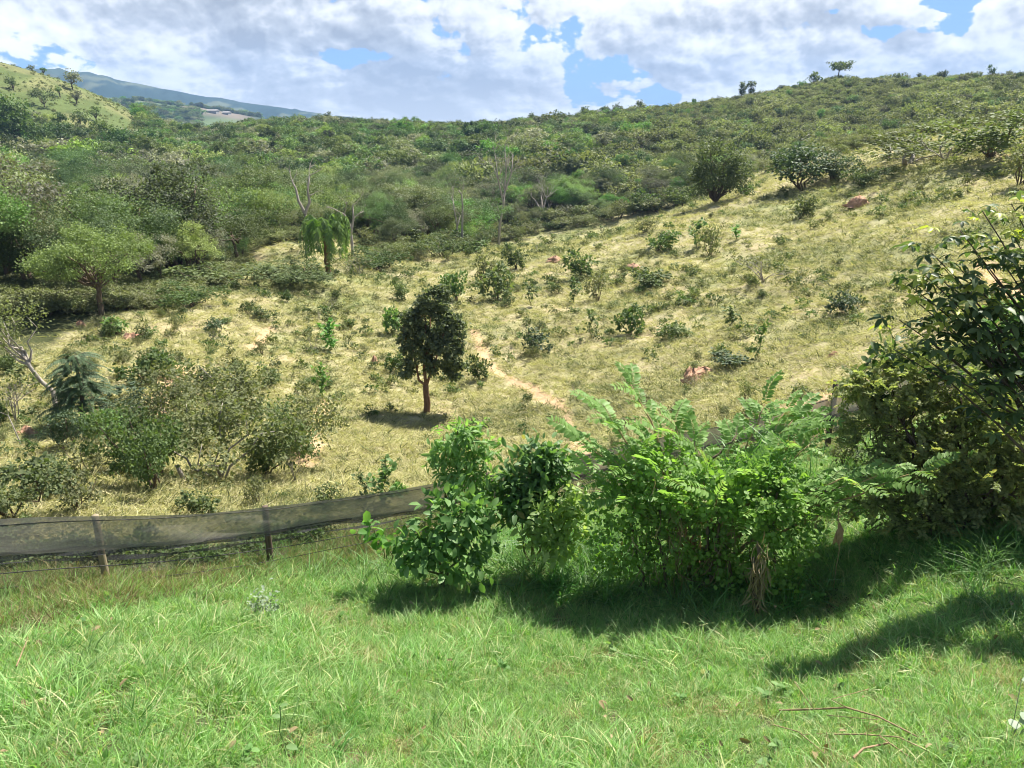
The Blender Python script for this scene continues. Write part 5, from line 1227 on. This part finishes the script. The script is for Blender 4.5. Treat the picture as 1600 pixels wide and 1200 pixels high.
# hanging dry leaf, little plants and fallen twigs of the lawn
def small_things():
    r = np.random.default_rng(131)
    p = pix(1312, 812, 8.9); gz = float(H(p[0], p[1])); t = thing('dry_stalk', (p[0], p[1], gz), 'withered tan stalk hanging at the lower rim of the shrubs', 'stalk'); g = Geo(); h = p[2] - gz
    tube(g, [(-.03, 0, h + .15), (-.02, 0, h), (.01, .01, h - .16), (.05, 0, h - .4), (.045, 0, max(.02, h - .62)), (.05, 0, -.05)], [.004, .006, .007, .005, .004, .003], 5); leaves(g, T_LANCE, [[0, 0, h - .02], [.01, 0, h - .06], [.02, 0, h - .1]], [[.15, -.1, -1], [-.1, -.1, -1], [.1, .05, -1]], [[0, -1, 0]] * 3, [.36, .3, .26], .7, wid=.8); link('stem', g.mesh('stem', M['twig']), t)
    p = ground(412, 972); t = thing('grey_weed', p, 'small grey green weed standing in the lawn left of centre', 'weed'); g = Geo(); n = 220; P = np.array([0, 0, .14]) + np.abs(r.normal(size=(n, 3))) * np.array([0, 0, .10]) + r.normal(size=(n, 3)) * np.array([.10, .10, .02]); leaves(g, T_OVAL, P, rand_unit(r, n) + np.array([0, 0, .3]), np.array([0, 0, 1.]) + r.normal(size=(n, 3)) * .4, .045 * (.6 + .8 * r.random(n)), .2 + .7 * r.random(n)); link('foliage', g.mesh('foliage', M['grey_leaf']), t)
    p = ground(1580, 1150); t = thing('pale_leaf_plant', p, 'little plant with a few pale grey green leaves in the lower right grass', 'plant'); g = Geo(); P, A = [], []
    for (u, v) in [(1566, 1150), (1588, 1140), (1592, 1128), (1600, 1142), (1610, 1130), (1596, 1062), (1604, 1158)]: P.append(pix(u, v, 5.0) - p); A.append(rand_unit(r, 1)[0] * np.array([1, 1, .3]))
    for a in P: tube(g, [(0, 0, -.03), a * .6 - np.array([0, 0, .02]), a], .003, 3, .3)
    leaves(g, T_ROUND, np.array(P), np.array(A), np.array([[0, -.4, 1.]] * len(P)), .085, .6 + .4 * r.random(len(P))); link('foliage', g.mesh('foliage', M['grey_leaf']), t)
    p = ground(446, 1195); t = thing('thin_weed', p, 'thin upright weed with small pale leaf near the bottom of the lawn', 'weed'); g = Geo(); q = limb(r, (0, 0, -.05), (0, .02, .50), 6, .02); tube(g, q, .004, 4, .3); leaves(g, T_OVAL, [q[5], q[4], q[2]], [[1, .1, .2], [-1, .2, .3], [1, -.3, .1]], [[0, 0, 1]] * 3, [.06, .07, .10], .6); link('stem', g.mesh('stem', M['tall']), t)
    for j, (pts, rr, lab) in enumerate([([(1215, 1126), (1270, 1124), (1320, 1124), (1370, 1140), (1430, 1172)], .009, 'long brown fallen twig arching over the lower right grass'),
                                        ([(1330, 1205), (1345, 1192), (1385, 1182)], .010, 'short pale fallen twig at the bottom edge right of centre'),
                                        ([(1300, 1165), (1345, 1166), (1400, 1176), (1450, 1200)], .006, 'thin grey fallen twig beside the long brown one'),
                                        ([(1205, 1150), (1245, 1162), (1285, 1196)], .005, 'thin reddish fallen twig left of the long brown one'),
                                        ([(30, 1060), (42, 1030), (48, 1015)], .006, 'short dry reddish stem in the grass at the lower left')]):
        Q = [ground(u, v) + np.array([0, 0, .10 + .03 * r.random()]) for u, v in pts]; o0 = Q[0]; t = thing('fallen_twig', o0, lab, 'twig'); g = Geo(); Q = np.array(Q) - o0; tube(g, Q, np.linspace(rr, rr * .6, len(Q)), 5)
        for k in range(2): i = int(r.integers(1, len(Q))); tube(g, [Q[i], Q[i] + np.array([r.normal() * .1, r.normal() * .1, .05]), Q[i] + np.array([r.normal() * .15, r.normal() * .15, .03])], rr * .4, 4)
        link('branch', g.mesh('branch', M['twig']), t)
    # fallen dry leaves in the lawn
    g = Geo(); n = 70; P = []
    while len(P) < n:
        q = ground(r.uniform(0, 1600), r.uniform(930, 1200)); P.append(q + np.array([0, 0, .09 + .07 * r.random()]))
    leaves(g, oval(.2, .1, .3), np.array(P), rand_unit(r, n) * np.array([1, 1, .3]), np.array([0, 0, 1.]) + r.normal(size=(n, 3)) * .4, .05 + .05 * r.random(n), .3 + .7 * r.random(n)); tag(link('fallen_leaves', g.mesh('fallen_leaves', M['straw'])), 'dry fallen leaves caught in the green grass', 'leaves', None, 'stuff')
small_things()

# ------------------------------------------------------------------ the air: one box of thin haze round everything
def haze():
    g = Geo(); x, y0, y1, z0, z1 = 3350, -3350, 3350, -60, 250
    V = [(a, c, e) for a in (-x, x) for c in (y0, y1) for e in (z0, z1)]; g.add(V, [(0, 1, 3), (0, 3, 2), (4, 6, 7), (4, 7, 5), (0, 4, 5), (0, 5, 1), (2, 3, 7), (2, 7, 6), (0, 2, 6), (0, 6, 4), (1, 5, 7), (1, 7, 3)])
    m, k = new_mat('haze'); pv = k.n('ShaderNodeVolumePrincipled', {'Color': (.34, .58, 1.0, 1), 'Density': 1.8e-4, 'Anisotropy': .0}); k.n('ShaderNodeOutputMaterial', {1: pv.outputs[0]})
    tag(link('haze', g.mesh('haze', m, False)), None, None, None, 'stuff')
HAZE = True
if HAZE: haze()
